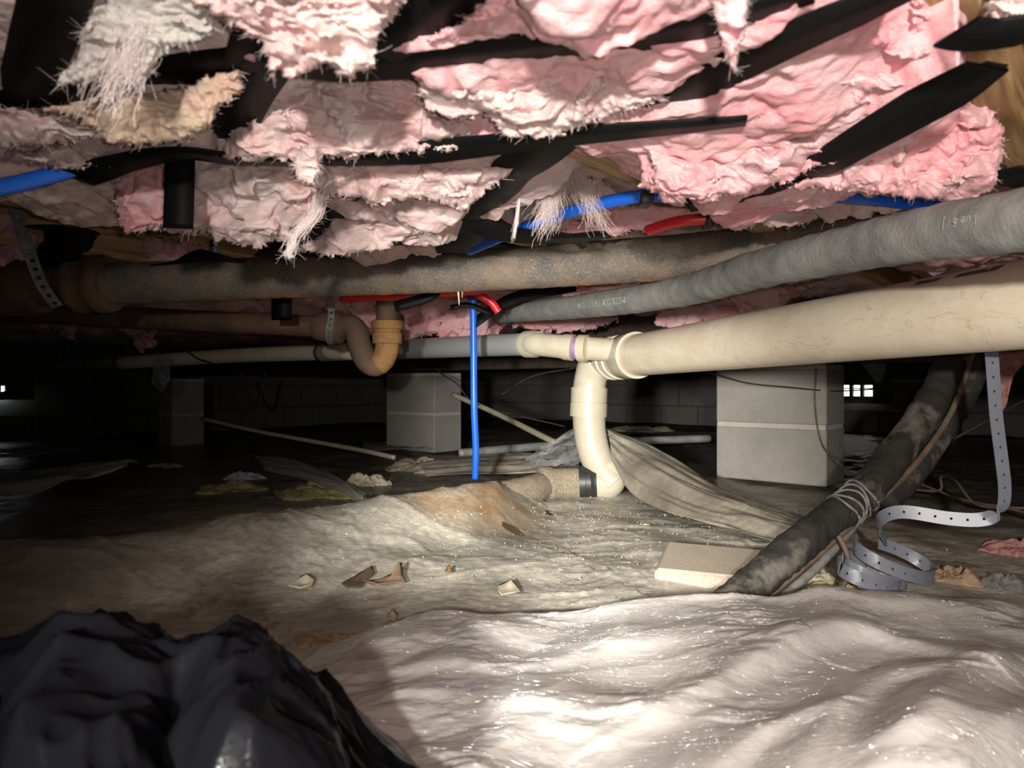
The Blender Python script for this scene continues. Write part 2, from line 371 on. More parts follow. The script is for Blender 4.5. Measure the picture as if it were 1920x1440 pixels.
def plastic(name, col, alpha, rough, dust=None, dustamt=0.0, bstr=0.5, bscale=30, spec=0.5, dcent=None, transl=0.0):
    m, nt, b = mat(name)
    b.inputs['Roughness'].default_value = rough; b.inputs['Specular IOR Level'].default_value = spec
    if dust:
        f1 = ramp(nt, tex(nt, 3.2, 8, 0.68, dist=0.8), [(0.52 - dustamt * .30, (0, 0, 0)), (0.70 - dustamt * .1, (1, 1, 1))])
        f2 = ramp(nt, tex(nt, 60, 6, 0.8), [(0.33, (0.50, 0.50, 0.50)), (0.62, (1, 1, 1))])
        f = mixc(nt, 1.0, f1, f2, 'MULTIPLY')
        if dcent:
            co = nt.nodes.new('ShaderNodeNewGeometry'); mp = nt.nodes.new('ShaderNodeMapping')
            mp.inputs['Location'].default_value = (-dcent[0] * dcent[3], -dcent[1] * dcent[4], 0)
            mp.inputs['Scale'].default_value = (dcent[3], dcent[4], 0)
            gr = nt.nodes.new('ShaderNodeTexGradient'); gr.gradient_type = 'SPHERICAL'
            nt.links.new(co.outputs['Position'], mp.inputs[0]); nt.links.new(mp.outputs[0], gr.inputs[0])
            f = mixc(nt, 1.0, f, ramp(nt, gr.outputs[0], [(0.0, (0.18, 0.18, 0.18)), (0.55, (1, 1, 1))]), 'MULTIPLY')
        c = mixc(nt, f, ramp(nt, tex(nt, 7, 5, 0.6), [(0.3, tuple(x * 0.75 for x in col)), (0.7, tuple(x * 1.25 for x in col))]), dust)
        if dcent:   # rust stain where the buried iron pipe lies under the film
            co = nt.nodes.new('ShaderNodeNewGeometry'); mp = nt.nodes.new('ShaderNodeMapping')
            mp.inputs['Location'].default_value = (0.13 * 3.4, -1.80 * 4.5, 0); mp.inputs['Scale'].default_value = (3.4, 4.5, 0)
            gr = nt.nodes.new('ShaderNodeTexGradient'); gr.gradient_type = 'SPHERICAL'
            nt.links.new(co.outputs['Position'], mp.inputs[0]); nt.links.new(mp.outputs[0], gr.inputs[0])
            st = mixc(nt, 1.0, ramp(nt, gr.outputs[0], [(0.05, (0, 0, 0)), (0.6, (0.8, 0.8, 0.8))]), ramp(nt, tex(nt, 11, 5, 0.7), [(0.35, (0.1, 0.1, 0.1)), (0.6, (1, 1, 1))]), 'MULTIPLY')
            c = mixc(nt, st, c, (0.40, 0.22, 0.075))
        nt.links.new(c, b.inputs['Base Color'])
        a = nt.nodes.new('ShaderNodeMapRange'); a.inputs[3].default_value = alpha; a.inputs[4].default_value = 1.0
        nt.links.new(f, a.inputs[0]); nt.links.new(a.outputs[0], b.inputs['Alpha'])
        r = nt.nodes.new('ShaderNodeMapRange'); r.inputs[3].default_value = rough; r.inputs[4].default_value = 0.9
        nt.links.new(f, r.inputs[0]); nt.links.new(r.outputs[0], b.inputs['Roughness'])
    else:
        b.inputs['Base Color'].default_value = (*col, 1); b.inputs['Alpha'].default_value = alpha
    p = bump(nt, b, tex(nt, bscale, 4, 0.6, stretch=(0.6, 1.2, 1), dist=2.0), bstr, 0.006)
    bump(nt, b, tex(nt, bscale * 5, 3, 0.6, dist=1.0), bstr * 0.5, 0.0012, p)
    if transl:
        tr = nt.nodes.new('ShaderNodeBsdfTranslucent'); tr.inputs[0].default_value = (*col, 1)
        mx = nt.nodes.new('ShaderNodeMixShader'); mx.inputs[0].default_value = transl
        out = nt.nodes['Material Output']
        nt.links.new(b.outputs[0], mx.inputs[1]); nt.links.new(tr.outputs[0], mx.inputs[2]); nt.links.new(mx.outputs[0], out.inputs[0])
    return m
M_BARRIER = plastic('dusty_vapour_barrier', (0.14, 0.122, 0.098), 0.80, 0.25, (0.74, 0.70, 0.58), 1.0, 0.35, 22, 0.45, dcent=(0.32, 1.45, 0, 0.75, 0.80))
M_POLY = plastic('milky_poly_sheet', (0.69, 0.66, 0.62), 0.87, 0.20, None, 0, 0.10, 26, 0.5, transl=0.15)
def glint(m):
    nt = m.node_tree; b = nt.nodes['Principled BSDF']
    b.inputs['Coat Weight'].default_value = 1.0; b.inputs['Coat Roughness'].default_value = 0.16
    t = tex(nt, 27, 3, 0.6, stretch=(0.55, 1.3, 1), dist=1.5)
    r = ramp(nt, t, [(0.40, (0, 0, 0)), (0.5, (1, 1, 1)), (0.60, (0, 0, 0))])
    bm = nt.nodes.new('ShaderNodeBump'); bm.inputs['Strength'].default_value = 1.0; bm.inputs['Distance'].default_value = 0.009
    nt.links.new(r, bm.inputs['Height']); nt.links.new(bm.outputs[0], b.inputs['Coat Normal'])
glint(M_POLY); glint(M_BARRIER); M_BARRIER.node_tree.nodes['Principled BSDF'].inputs['Coat Weight'].default_value = 0.35
M_BAG = plastic('black_bag', (0.0015, 0.0015, 0.002), 1.0, 0.22, None, 0, 0.15, 16, 0.05)
M_DRAPE = plastic('dusty_grey_drape', (0.19, 0.165, 0.13), 0.90, 0.5, (0.42, 0.38, 0.30), 0.45, 0.3, 18, 0.4)
M_CLEAR = plastic('clear_wrap', (0.40, 0.40, 0.38), 0.30, 0.12, None, 0, 0.8, 45, 0.8)
M_SHEETL = plastic('bluish_far_sheet', (0.42, 0.43, 0.48), 0.9, 0.25, None, 0, 0.4, 12, 0.6)

# ------------------------------------------------------------------ building axes
E1 = np.array([0.652, 0.758, 0.0]); E2 = np.array([0.758, -0.652, 0.0])   # along joists, across joists
def ST(t, s, z): return E1 * t + E2 * s + np.array([0, 0, z])
ZJ = 0.64; PITCH = 0.406; S0 = -0.096
UP = np.array([0, 0, 1.0])

# ---- floor
def seglen(P, A, B):
    d = B - A; L2 = (d * d).sum(); t = np.clip(((P - A) @ d) / L2, 0, 1)
    return np.linalg.norm(P - (A + t[..., None] * d), axis=-1), t
RIDGE = np.array([[0.62, 2.62], [0.27, 2.25], [-0.08, 1.88], [-0.54, 1.50], [-0.92, 1.27], [-1.6, 0.86], [-2.6, 0.3]])
def ground(x, y):
    P = np.stack([x, y], -1); z = np.zeros(x.shape)
    best = np.full(x.shape, 9.0); side = np.zeros(x.shape)
    for a, b in zip(RIDGE[1:-1], RIDGE[2:]):
        d, t = seglen(P, a, b); n = np.array([-(b - a)[1], (b - a)[0]]); n /= np.linalg.norm(n)
        sg = (P - a) @ n; m = d < best; best = np.where(m, d, best); side = np.where(m, sg, side)
    front = side > 0
    left = np.clip((0.15 - x) / 0.9, 0, 1)
    h = 0.012 + 0.083 * np.clip((0.10 - x) / 0.14, 0, 1) - 0.022 * left
    z = h * np.where(front, np.exp(-(best / (0.11 + 0.10 * left)) ** 2), np.exp(-(best / 0.06) ** 2) * 0.85 + 0.15 * np.exp(-(best / .3) ** 2))
    Q = np.stack([x, y, 0 * x], -1)
    z = z + 0.016 * noise(Q * 2.3) + 0.008 * noise(Q * 6.1 + 3)
    z = z - 0.03 * np.clip((y - 3) / 3, 0, 1)
    return z
def polar(a0, a1, na, r0, r1, nr):
    a = np.radians(np.linspace(a0, a1, na)); r = np.geomspace(r0, r1, nr)
    A, R = np.meshgrid(a, r, indexing='ij'); return R * np.sin(A), R * np.cos(A)
x, y = np.meshgrid(np.linspace(-9, 9, 150), np.linspace(-1.5, 10, 110), indexing='ij')
V = np.stack([x, y, ground(x, y) - 0.012], -1).reshape(-1, 3)
tag(mk('floor', V, gridfaces(150, 110)[:, ::-1], M_SOIL), 'bare brown soil floor of the crawl space', None, None, 'structure')

x, y = polar(-68, 66, 780, 0.42, 5.85, 420)
Q = np.stack([x, y, 0 * x], -1)
wr = 1 - np.abs(noise(np.stack([x * 5 + 0.5 * noise(Q * 3), y * 8, 0 * x], -1)))
wr2 = 1 - np.abs(noise(np.stack([x * 14, y * 22, 0 * x + 5], -1) + 0.8 * noise(Q * 9)[..., None]))
z = ground(x, y) + 0.002 + 0.007 * np.clip(wr, 0, 1) ** 14 * np.clip(0.5 + noise(Q * 2.1), 0, 1) + 0.004 * np.clip(wr2, 0, 1) ** 14 * np.clip(0.4 + 1.5 * noise(Q * 3.3 + 5), 0, 1) + 0.004 * noise(Q * 11) + 0.0012 * noise(Q * 45)
V = np.stack([x, y, z], -1).reshape(-1, 3)
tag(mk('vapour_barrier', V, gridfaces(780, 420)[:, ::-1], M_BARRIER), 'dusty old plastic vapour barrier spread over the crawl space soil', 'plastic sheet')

# ---- ceiling, joists, beam
c = ST(3.2, -2.2, 0.845)
V, Fc = box(c, E1 * 4.5, E2 * 6.5, UP * 0.012)
tag(mk('ceiling', V, Fc, M_SUB, None, False), 'underside of the wooden subfloor', None, None, 'structure')
jl = {0: 'bare wooden floor joist running along the right edge of the insulation', 1: 'wooden floor joist showing its edge in the gap between straps over the blue pipe',
      3: 'bare wooden floor joist exposed at upper left above the perforated hangers'}
for k in range(-2, 14):
    s = S0 - PITCH * k
    t0 = -0.25; t1 = 6.5
    V, Fc = box(ST((t0 + t1) / 2, s, ZJ + 0.095), E1 * (t1 - t0) / 2, E2 * 0.019, UP * 0.095, 0.003)
    o = mk('floor_joist', V, Fc, M_WOOD, None, False)
    tag(o, jl.get(k, 'wooden floor joist mostly hidden by hanging pink insulation'), 'joist', 'floor joists overhead')
PR = np.array([0.985, 2.62]); PM = np.array([-0.49, 3.92])
mid = (PR + PM) / 2; ln = norm(PM - PR)
V, Fc = box([mid[0], mid[1], 0.535], np.append(ln, 0) * 4.6, np.append([ln[1], -ln[0]], 0) * 0.06, UP * 0.1025, 0.004)
tag(mk('support_beam', V, Fc, M_BEAM, None, False), 'dark wooden girder carried by the concrete block piers', 'beam')

# ---- walls of concrete block, with vents
BL = None
def wall(name, A, dirv, nrm, n, skip):
    root = bpy.data.objects.new(name, None); COL.objects.link(root); root.location = tuple(A); MESHLOC[root.name] = np.array(A, float)
    tag(root, 'dark concrete block foundation wall', None, None, 'structure')
    global BL
    L = 0.4064
    c = np.array(A) + dirv * (n * L / 2) + nrm * (-0.20) + UP * 0.40
    V, Fc = box(c, dirv * (n * L / 2), nrm * 0.092, UP * 0.52)
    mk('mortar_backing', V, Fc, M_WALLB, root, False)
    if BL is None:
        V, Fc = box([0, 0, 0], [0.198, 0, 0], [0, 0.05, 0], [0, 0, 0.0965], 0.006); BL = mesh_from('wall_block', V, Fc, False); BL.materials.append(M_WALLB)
    ang = math.atan2(dirv[1], dirv[0])
    for r in range(4):
        for k in range(n):
            u = (k + 0.5 + (0.5 if r % 2 else 0)) * L
            if any(abs(u - us) < 0.30 and r == rs for us, rs in skip): continue
            p = np.array(A) + dirv * u + UP * (0.10 + r * 0.2032) - nrm * 0.05
            o = put('block', BL, None, root, p); o.rotation_euler = (0, 0, ang)
    return root
TW = 6.45; SW = -6.0
dv = np.array([(1605 - 960) / F, 1.0]); dvent = TW / (dv @ E1[:2]); pv = dv * dvent; sv = pv @ E2[:2]
A0 = ST(TW, SW, -0.06)
wall('wall_back', A0, E2, -E1, 26, [(sv - SW, 1)])
dl = np.array([(-6 - 960) / F, 1.0]); dlv = SW / (dl @ E2[:2]); pl = dl * dlv; tl = pl @ E1[:2]
A1 = ST(-0.8, SW, -0.06)
wall('wall_left', A1, E1, E2, 18, [(tl + 0.8, 1)])
m, nt, b = mat('daylight'); b.inputs['Emission Color'].default_value = (1.0, 0.97, 0.86, 1); b.inputs['Emission Strength'].default_value = 2.2
b.inputs['Base Color'].default_value = (0, 0, 0, 1); M_DAY = m
m, nt, b = mat('cool_daylight'); b.inputs['Emission Color'].default_value = (0.80, 0.88, 1.0, 1); b.inputs['Emission Strength'].default_value = 40.0
b.inputs['Base Color'].default_value = (0, 0, 0, 1); M_DAYL = m
def vent(name, c, dirv, nrm, w, h, m, label):
    root = bpy.data.objects.new(name, None); COL.objects.link(root); root.location = tuple(c); MESHLOC[root.name] = np.array(c, float)
    tag(root, label, None, None, 'structure')
    parts = []
    bars = [(0, h / 2 + .03, w / 2 + 0.18, .03), (0, -h / 2 - .03, w / 2 + .18, .03), (-w / 2 - .09, 0, .09, h / 2 + .06), (w / 2 + .09, 0, .09, h / 2 + .06),
            (-w / 6, 0, .012, h / 2), (w / 6, 0, .012, h / 2)]
    for u, v, a, b_ in bars: parts.append(box(c + dirv * u + UP * v - nrm * .03, dirv * a, nrm * .03, UP * b_, 0.004))
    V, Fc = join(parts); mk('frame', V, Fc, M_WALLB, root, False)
    V, Fc = join([box(c + UP * 0.004 - nrm * .035, dirv * w / 2, nrm * .004, UP * .004)]); mk('crossbar', V, Fc, M_WALLB, root, False)
    for i in range(3):
        for j in range(2):
            V, Fc = box(c + dirv * (i - 1) * w / 3 + UP * (j - .5) * h / 2 - nrm * .055, dirv * w / 6.2, nrm * .004, UP * h / 4.2)
            mk('pane', V, Fc, m, root, False)
cv = np.array([pv[0], pv[1], CAMZ - (729 - 720) / F * dvent]); vent('window_1', cv, E2, -E1, 0.255, 0.128, M_DAY, 'small six-pane foundation vent bright with daylight')
cl = np.array([pl[0], pl[1], CAMZ - (724 - 720) / F * dlv]); vent('window_2', cl, E1, E2, 0.10, 0.075, M_DAYL, 'small foundation vent glaring with daylight at far left')

# ---- block piers
def pier(c2, courses, label, zb, dz=0.2095, mat_=None, half=False):
    c2 = np.array(c2); root = thing('block_pier', label, 'pier', (c2[0], c2[1], zb), 'concrete block piers')
    a = np.append(ln, 0) * 0.199; b_ = np.append([ln[1], -ln[0]], 0) * 0.099
    if half: a = a * 0.5
    for r in range(courses):
        V, Fc = box([c2[0], c2[1], zb + dz * r + 0.098], a, b_, UP * 0.097, 0.004)
        P = V; mk('concrete_block', V, Fc, mat_ or M_BLOCK, root, False)
        if r < courses:
            V, Fc = box([c2[0], c2[1], zb + dz * r + 0.2025], a * 0.985, b_ * 0.975, UP * 0.0085)
            mk('mortar_joint', V, Fc, M_MORTAR, root, False)
    return root
pier(PR, 2, 'two-course concrete block pier right of the white riser pipe', 0.008)
pier(PM, 2, 'concrete block pier behind the blue vertical pipe and rusty trap', -0.002)
pier([-2.06, 4.42], 2, 'dim narrow block pier at far left under the white pipe', -0.03, half=True)
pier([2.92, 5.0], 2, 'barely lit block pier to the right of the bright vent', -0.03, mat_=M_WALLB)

# ------------------------------------------------------------------ straps under the insulation
STRAPS = []     # list of plan polylines with z for pressing the insulation
def strap(px, label, z=0.605, width=0.052, dz=None, n=40, press=True, wob=0.002):
    P = np.array([G(p[0], p[1], (p[2] if len(p) > 2 else z)) for p in px]); P = smooth(P, n)
    T = np.gradient(P, axis=0); W = norm(np.stack([-T[:, 1], T[:, 0], 0 * T[:, 0]], 1))
    W = W + UP * (0.28 * noise(P * 7 + 5)[:, None])
    P[:, 2] += wob * noise(P * 9)
    tp = np.linspace(0, 1, n); V, Fc = ribbon(P, W, width * (1 + 0.05 * noise(P * 14 + 3)) * (1 - 0.35 * np.clip((tp - 0.8) / 0.2, 0, 1)), 0.0022)
    o = mk('webbing_strap', V, Fc, M_STRAP)
    tag(o, label, 'strap', 'black webbing straps holding up the insulation')
    if press: STRAPS.append(P)
    return o
strap([(112, -40), (85, 60), (42, 196)], 'wide black strap hanging at the upper left corner', width=0.040)
strap([(-40, 182), (120, 172), (300, 140), (520, 95)], 'black strap running across the upper left behind wisps of white fibre', width=0.042)
strap([(505, 70), (470, 150), (388, 300)], 'broad black strap slanting down to a pointed end below the tan flap', width=0.050)
strap([(140, 333), (250, 298), (350, 284), (450, 296), (600, 303), (760, 291), (900, 276), (1030, 260), (1230, 243), (1400, 228)], 'long thin black strap crossing the middle of the ceiling', z=0.585, width=0.040, n=90)
o = mk('webbing_strap', *ribbon(smooth([U(338, 262, 0.775), U(337, 330, 0.765), U(334, 428, 0.76)], 24), [1, 0.1, 0], 0.031, 0.0022), M_STRAP)
tag(o, 'short black strap hanging straight down beside a pink tuft', 'strap', 'black webbing straps holding up the insulation')
strap([(480, 105), (600, 118), (720, 114), (900, 104), (1100, 80), (1340, 34), (1520, -15)], 'long black ribbed strap near the top centre', z=0.60, width=0.052, n=80)
strap([(690, 95), (780, 45), (900, -30)], 'black strap at the top centre rising out of frame beside the white clump', z=0.60, width=0.046)
strap([(1215, 202), (1330, 143), (1500, 66), (1720, -30)], 'black strap at top right crossing behind the hanging pink finger', z=0.60, width=0.050, n=60)
strap([(1285, 384), (1400, 368), (1500, 328), (1620, 262), (1750, 185), (1852, 124)], 'long black strap on the right stapled up to the bare joist', z=0.585, width=0.050, n=80)
strap([(1870, 118), (1840, 128), (1770, 137)], 'short folded strap end stapled to the joist at upper right', z=0.60, width=0.030, press=False)
strap([(1030, 262), (960, 325), (880, 412)], 'black strap sloping from the middle strap down to the knot', z=0.60, width=0.060)
strap([(880, 405), (868, 435), (845, 475)], 'black strap end dropping from the knot to the iron pipe', z=0.60, width=0.075, press=False)
strap([(880, 408), (830, 432), (780, 450), (600, 468), (520, 470)], 'thin black strap running left from the knot above the iron pipe', z=0.60, width=0.06, press=False)
strap([(890, 415), (960, 440), (1060, 446), (1140, 440)], 'ribbed black strap running right from the knot beside blue pipe', z=0.60, width=0.075, press=False)
strap([(690, 362), (620, 400), (560, 448), (500, 480)], 'black strap crossing behind the hanging white wisp', z=0.60, width=0.070, press=False)
strap([(1790, 62), (1850, 66), (1960, 48)], 'dusty black strap end over the bare joist at the upper right corner', z=0.575, width=0.036, press=False)
strap([(1872, 345), (1900, 332), (1960, 318)], 'short dark strap just above the grey foam pipe at right edge', z=0.58, width=0.05, press=False)
strap([(70, 428), (135, 432), (118, 470), (80, 520)], 'dark looped strap end behind the perforated metal hanger', z=0.62, width=0.08, press=False)
strap([(420, 478), (360, 490), (300, 500)], 'dark strap scrap just above the iron pipe at left', z=0.62, width=0.10, press=False)

# ------------------------------------------------------------------ insulation batts
def batt(k, t0, t1, nt_, ns, label, m, sag=0.03, seed=0, zoff=0.0, amp=1.0, wide=0.215):
    sc = S0 - PITCH * (k - 0.5)
    t = np.linspace(t0, t1, nt_); s = np.linspace(-1, 1, ns)
    Tt, Ss = np.meshgrid(t, s, indexing='ij')
    X = E1[0] * Tt + E2[0] * (sc + Ss * wide); Y = E1[1] * Tt + E2[1] * (sc + Ss * wide)
    Q = np.stack([X, Y, np.full_like(X, seed * 3.1)], -1)
    W = np.stack([noise(Q * 5 + 1), noise(Q * 5 + 21), noise(Q * 5 + 41)], -1)
    Qw = Q + 0.05 * W
    prof = np.clip(1 - np.abs(Ss) ** 5, 0, 1)
    b1 = bil(Qw * 6.0); b2 = bil(Qw * 15 + 7); b3 = bil(Qw * 38 + 17); b4 = noise(Qw * 95 + 3)
    h = 0.042 * b1 + 0.024 * b2 + 0.010 * b3 + 0.0025 * b4
    sagv = sag + 0.03 * noise(Q * np.array([2.2, 2.2, 1]) + 9)
    # straps press the batt upward
    pr = np.zeros_like(X); P2 = np.stack([X, Y], -1); sz = np.full(X.shape, 0.605)
    for S in STRAPS:
        d = np.full(X.shape, 9.0); zc = np.zeros_like(X)
        for a, b_ in zip(S[:-1:3], S[3::3]):
            if np.linalg.norm(b_ - a) < 1e-6: continue
            dd, tq = seglen(P2, a[:2], b_[:2]); near = dd < d; d = np.where(near, dd, d); zc = np.where(near, a[2] + (b_[2] - a[2]) * tq, zc)
        p_ = np.exp(-(d / 0.024) ** 4); sz = np.where(p_ > pr, zc + 0.0025, sz); pr = np.maximum(pr, p_)
    low = ZJ - (sagv + h * amp) * prof + zoff
    low = low + (1 - prof) * 0.05
    low = low * (1 - pr) + sz * pr
    X = X + 0.016 * noise(Q * 13 + 50) + 0.006 * noise(Q * 40 + 9); Y = Y + 0.016 * noise(Q * 13 + 80) + 0.006 * noise(Q * 40 + 29)
    low = low + 0.002 * noise(np.stack([X, Y, low], -1) * 120)
    V = np.stack([X, Y, low], -1)
    # close the batt: flat top at the subfloor
    top = V[:, [-1, 0]].copy(); top[..., 2] = 0.80
    V = np.concatenate([V, top], 1); n, mm = V.shape[:2]
    root = thing('insulation_batt', label, 'insulation', tuple(recenter(V.reshape(-1, 3))), 'insulation batts between the joists')
    mk('batt', V.reshape(-1, 3), gridfaces(n, mm, 0, True), m, root)
    return root
B0 = batt(0, -0.1, 2.2, 260, 60, 'pink batt corner sticking out beyond the bare joist at right', M_PINK, 0.0, 1, 0.02, wide=0.165)
B1 = batt(1, 0.10, 0.97, 420, 130, 'large bright pink batt bulging between straps at upper right', M_PINK, 0.030, 2, wide=0.205)
B1b = batt(1, 0.99, 4.5, 320, 60, 'pink batt farther back above the grey foam pipe', M_PINK, -0.03, 12, 0.02)
B2 = batt(2, 0.10, 0.74, 420, 120, 'torn pale pink batt hanging across the top centre', M_PALE, 0.022, 3)
B2b = batt(2, 0.75, 3.6, 300, 70, 'pale batt tucked higher up behind the blue pipe at centre', M_PALE, -0.03, 13, 0.02)
B3 = batt(3, 0.10, 0.95, 300, 110, 'pale batt sagging behind the tan flap at upper left', M_PALE, 0.012, 4, wide=0.18)
B3b = batt(3, 1.22, 3.4, 300, 70, 'pale pink batt hanging above the rusty iron pipe', M_PALE, -0.02, 14, 0.01)
B4 = batt(4, 1.05, 4.0, 300, 60, 'dim pink batt behind the iron pipe hub at left', M_PINK, -0.02, 5)
B5 = batt(5, 0.9, 5.0, 260, 50, 'shadowed pink batt over the rusty trap', M_PINK, 0.0, 6)
B6 = batt(6, 0.8, 5.0, 220, 44, 'shadowed batt with ragged underside beyond the rusty trap', M_PINK, 0.0, 7)
for k in range(7, 12):
    batt(k, 0.5, 5.5, 160, 34, 'dark distant insulation batt in the far joist bays', M_PINK, 0.0, k + 1)

# torn flaps and tufts, each a puffy solid hanging from its batt
def clump(name, parent, poly, dt, db, thick, m, seed=0, step=3.0, edge=34.0, rag=9.0, fib=160, fl=0.005):
    P = np.array(poly, float); lo = P.min(0) - 12; hi = P.max(0) + 12
    nx = int((hi[0] - lo[0]) / step) + 1; ny = int((hi[1] - lo[1]) / step) + 1
    gx, gy = np.meshgrid(np.linspace(lo[0], hi[0], nx), np.linspace(lo[1], hi[1], ny), indexing='ij')
    Q = np.stack([gx, gy], -1); dist = np.full(gx.shape, 1e9); ins = np.zeros(gx.shape, bool)
    for i in range(len(P)):
        a, b_ = P[i], P[(i + 1) % len(P)]; dd, _ = seglen(Q, a, b_); dist = np.minimum(dist, dd)
        c1 = (a[1] > gy) != (b_[1] > gy)
        with np.errstate(divide='ignore', invalid='ignore'):
            xi = (b_[0] - a[0]) * (gy - a[1]) / (b_[1] - a[1]) + a[0]
        ins ^= c1 & (gx < xi)
    sd = np.where(ins, dist, -dist)
    N3 = np.stack([gx / 22, gy / 22, np.full(gx.shape, seed * 5.3)], -1)
    sd = sd + rag * noise(N3) + rag * 0.7 * noise(N3 * 3.1) + rag * 0.35 * noise(N3 * 8)
    keep = sd > 0
    f = np.clip(sd / edge, 0, 1); pr = np.sqrt(np.clip(1 - (1 - f) ** 2, 0, 1))
    Wp = N3 + 0.5 * noise(N3 * 0.7 + 3)[..., None]
    an = Wp * np.array([0.7, 1.5, 1])
    b1 = bil(an * 0.5); b2 = bil(an * 1.3 + 5); b3 = bil(an * 3.4 + 9); b4 = noise(Wp * 9)
    b0 = np.abs(noise(an * 0.22 + 31))
    t = thick * pr * (0.30 + 1.3 * b0 + 0.85 * b1 + 0.34 * b2 + 0.12 * b3 + 0.035 * b4) + 0.0006
    fr = (gy - lo[1]) / (hi[1] - lo[1]); d = dt + (db - dt) * fr
    def W3(dd): return np.stack([(gx - 960) / F * dd, dd, CAMZ - (gy - 720) / F * dd], -1)
    A = W3(d - t); Bk = W3(d + t * 0.8)
    sc = 0.010 * (d / 0.6)
    A = A + (sc * pr)[..., None] * np.stack([noise(A * 30 + seed), 0 * d, 0.7 * noise(A * 30 + seed + 40)], -1)
    idx = np.full(gx.shape, -1); idx[keep] = np.arange(keep.sum()); n = int(keep.sum())
    q = keep[:-1, :-1] & keep[1:, :-1] & keep[1:, 1:] & keep[:-1, 1:]
    i0 = np.stack([idx[:-1, :-1], idx[1:, :-1], idx[1:, 1:], idx[:-1, 1:]], -1)[q]
    faces = [i0, i0[:, ::-1] + n]
    e = np.concatenate([i0[:, [0, 1]], i0[:, [1, 2]], i0[:, [2, 3]], i0[:, [3, 0]]])
    key = e[:, 0] * (n + 1) + e[:, 1]; rev = e[:, 1] * (n + 1) + e[:, 0]
    be = e[~np.isin(key, rev)]
    faces.append(np.stack([be[:, 1], be[:, 0], be[:, 0] + n, be[:, 1] + n], -1))
    V = np.concatenate([A[keep], Bk[keep]]); Fa = np.concatenate(faces)
    used = np.unique(Fa); mp = np.full(len(V), -1); mp[used] = np.arange(len(used))
    o = mk(name, V[used], mp[Fa], m, parent)
    if fib:
        # loose fibres along the ragged edge and over the face
        ed = be[rng.integers(0, len(be), fib)][:, 0]; base = V[ed]
        iv = rng.integers(0, n, fib); base = np.concatenate([base, V[iv]])
        cen = V[:n].mean(0); k = len(base)
        dirs = norm(norm(base - cen) * np.array([1, .4, 1]) + rng.normal(size=(k, 3)) * 0.8 + np.array([0, -0.2, -0.35]))
        L = fl * rng.uniform(0.3, 1.3, k)[:, None]; side = norm(np.cross(dirs, rng.normal(size=(k, 3))))
        bend = rng.normal(size=(k, 3)) * L * 0.45; w = 0.00008 * (dt / 0.6)
        p0 = base - dirs * L * 0.3; p1 = base + dirs * L * 0.4 + bend * 0.4; p2 = base + dirs * L + bend
        HV = np.stack([p0 - side * w, p0 + side * w, p1 - side * w, p1 + side * w, p2 - side * w * .5, p2 + side * w * .5], 1).reshape(-1, 3)
        bi = np.arange(k)[:, None] * 6
        HF = np.concatenate([bi + np.array([0, 1, 3, 2]), bi + np.array([2, 3, 5, 4])])
        h = mk('loose_fibres', HV, HF, M_FIBRE, o, False) if False else put('loose_fibres', mesh_from('loose_fibres', HV - MESHLOC[o.name], HF, False), M_FIBRE, o, MESHLOC[o.name])
        h['kind'] = 'stuff'
    return o

clump('torn_flap', B2, [(330,-40),(360,10),(420,45),(490,85),(498,130),(540,152),(585,135),(610,120),(650,152),(700,125),(710,70),(745,30),(770,-10),(770,-40)], 0.44, 0.475, 0.030, M_PALE, 1, edge=45)
clump('torn_flap', B3, [(100,165),(140,110),(150,60),(200,-10),(230,-40),(380,-40),(400,20),(405,68),(340,90),(300,100),(280,150),(240,165),(220,120),(170,150)], 0.46, 0.50, 0.022, M_WHITE, 2, edge=30, fib=300, fl=0.006)
clump('torn_flap', B3, [(70,203),(200,186),(330,158),(450,130),(460,165),(415,200),(395,240),(345,268),(300,272),(215,270),(190,245),(130,222)], 0.545, 0.60, 0.022, M_TAN, 3)
clump('torn_flap', B3, [(-40,198),(50,205),(140,230),(195,252),(120,270),(50,278),(-40,276)], 0.60, 0.66, 0.025, M_PALE, 4)
clump('torn_flap', B3, [(-40,278),(60,278),(190,262),(300,275),(210,300),(140,318),(60,310),(-40,300)], 0.70, 0.75, 0.025, M_PALE, 5)
clump('torn_flap', B2, [(775,148),(900,128),(1050,112),(1200,85),(1330,62),(1340,95),(1290,135),(1255,182),(1200,200),(1110,232),(1035,258),(965,262),(935,243),(905,215),(850,224),(800,205)], 0.555, 0.62, 0.030, M_PALE, 6, edge=55)
clump('hanging_tuft', B1, [(1318,-40),(1398,-40),(1400,20),(1400,65),(1385,100),(1376,140),(1362,112),(1352,60),(1335,15)], 0.42, 0.47, 0.016, M_PINK, 7, edge=22, rag=3)
clump('hanging_tuft', B2, [(562,270),(598,272),(598,320),(580,348),(556,338),(552,305)], 0.66, 0.68, 0.014, M_PALE, 8, edge=18, rag=2)
clump('torn_flap', B1, [(1130,262),(1230,252),(1320,236),(1460,215),(1600,180),(1720,120),(1780,100),(1740,180),(1640,250),(1560,305),(1450,350),(1330,378),(1250,380),(1195,352),(1205,305),(1165,280)], 0.66, 0.745, 0.035, M_PINK, 9, edge=70)
clump('torn_flap', B1, [(1470,352),(1560,312),(1660,250),(1760,190),(1830,170),(1880,230),(1892,300),(1860,360),(1800,385),(1700,372),(1600,362)], 0.72, 0.80, 0.035, M_PINK, 10, edge=60)
clump('torn_flap', B1, [(1230,190),(1330,150),(1500,78),(1690,0),(1720,-40),(1770,-40),(1788,60),(1790,160),(1700,190),(1560,215),(1440,235),(1380,218),(1310,228)], 0.52, 0.645, 0.028, M_PINK, 11, edge=60)
clump('torn_flap', B1, [(780,78),(860,40),(930,-40),(1300,-40),(1330,5),(1260,22),(1150,38),(1050,48),(1000,62),(900,70)], 0.42, 0.50, 0.024, M_PINK, 12, edge=45)
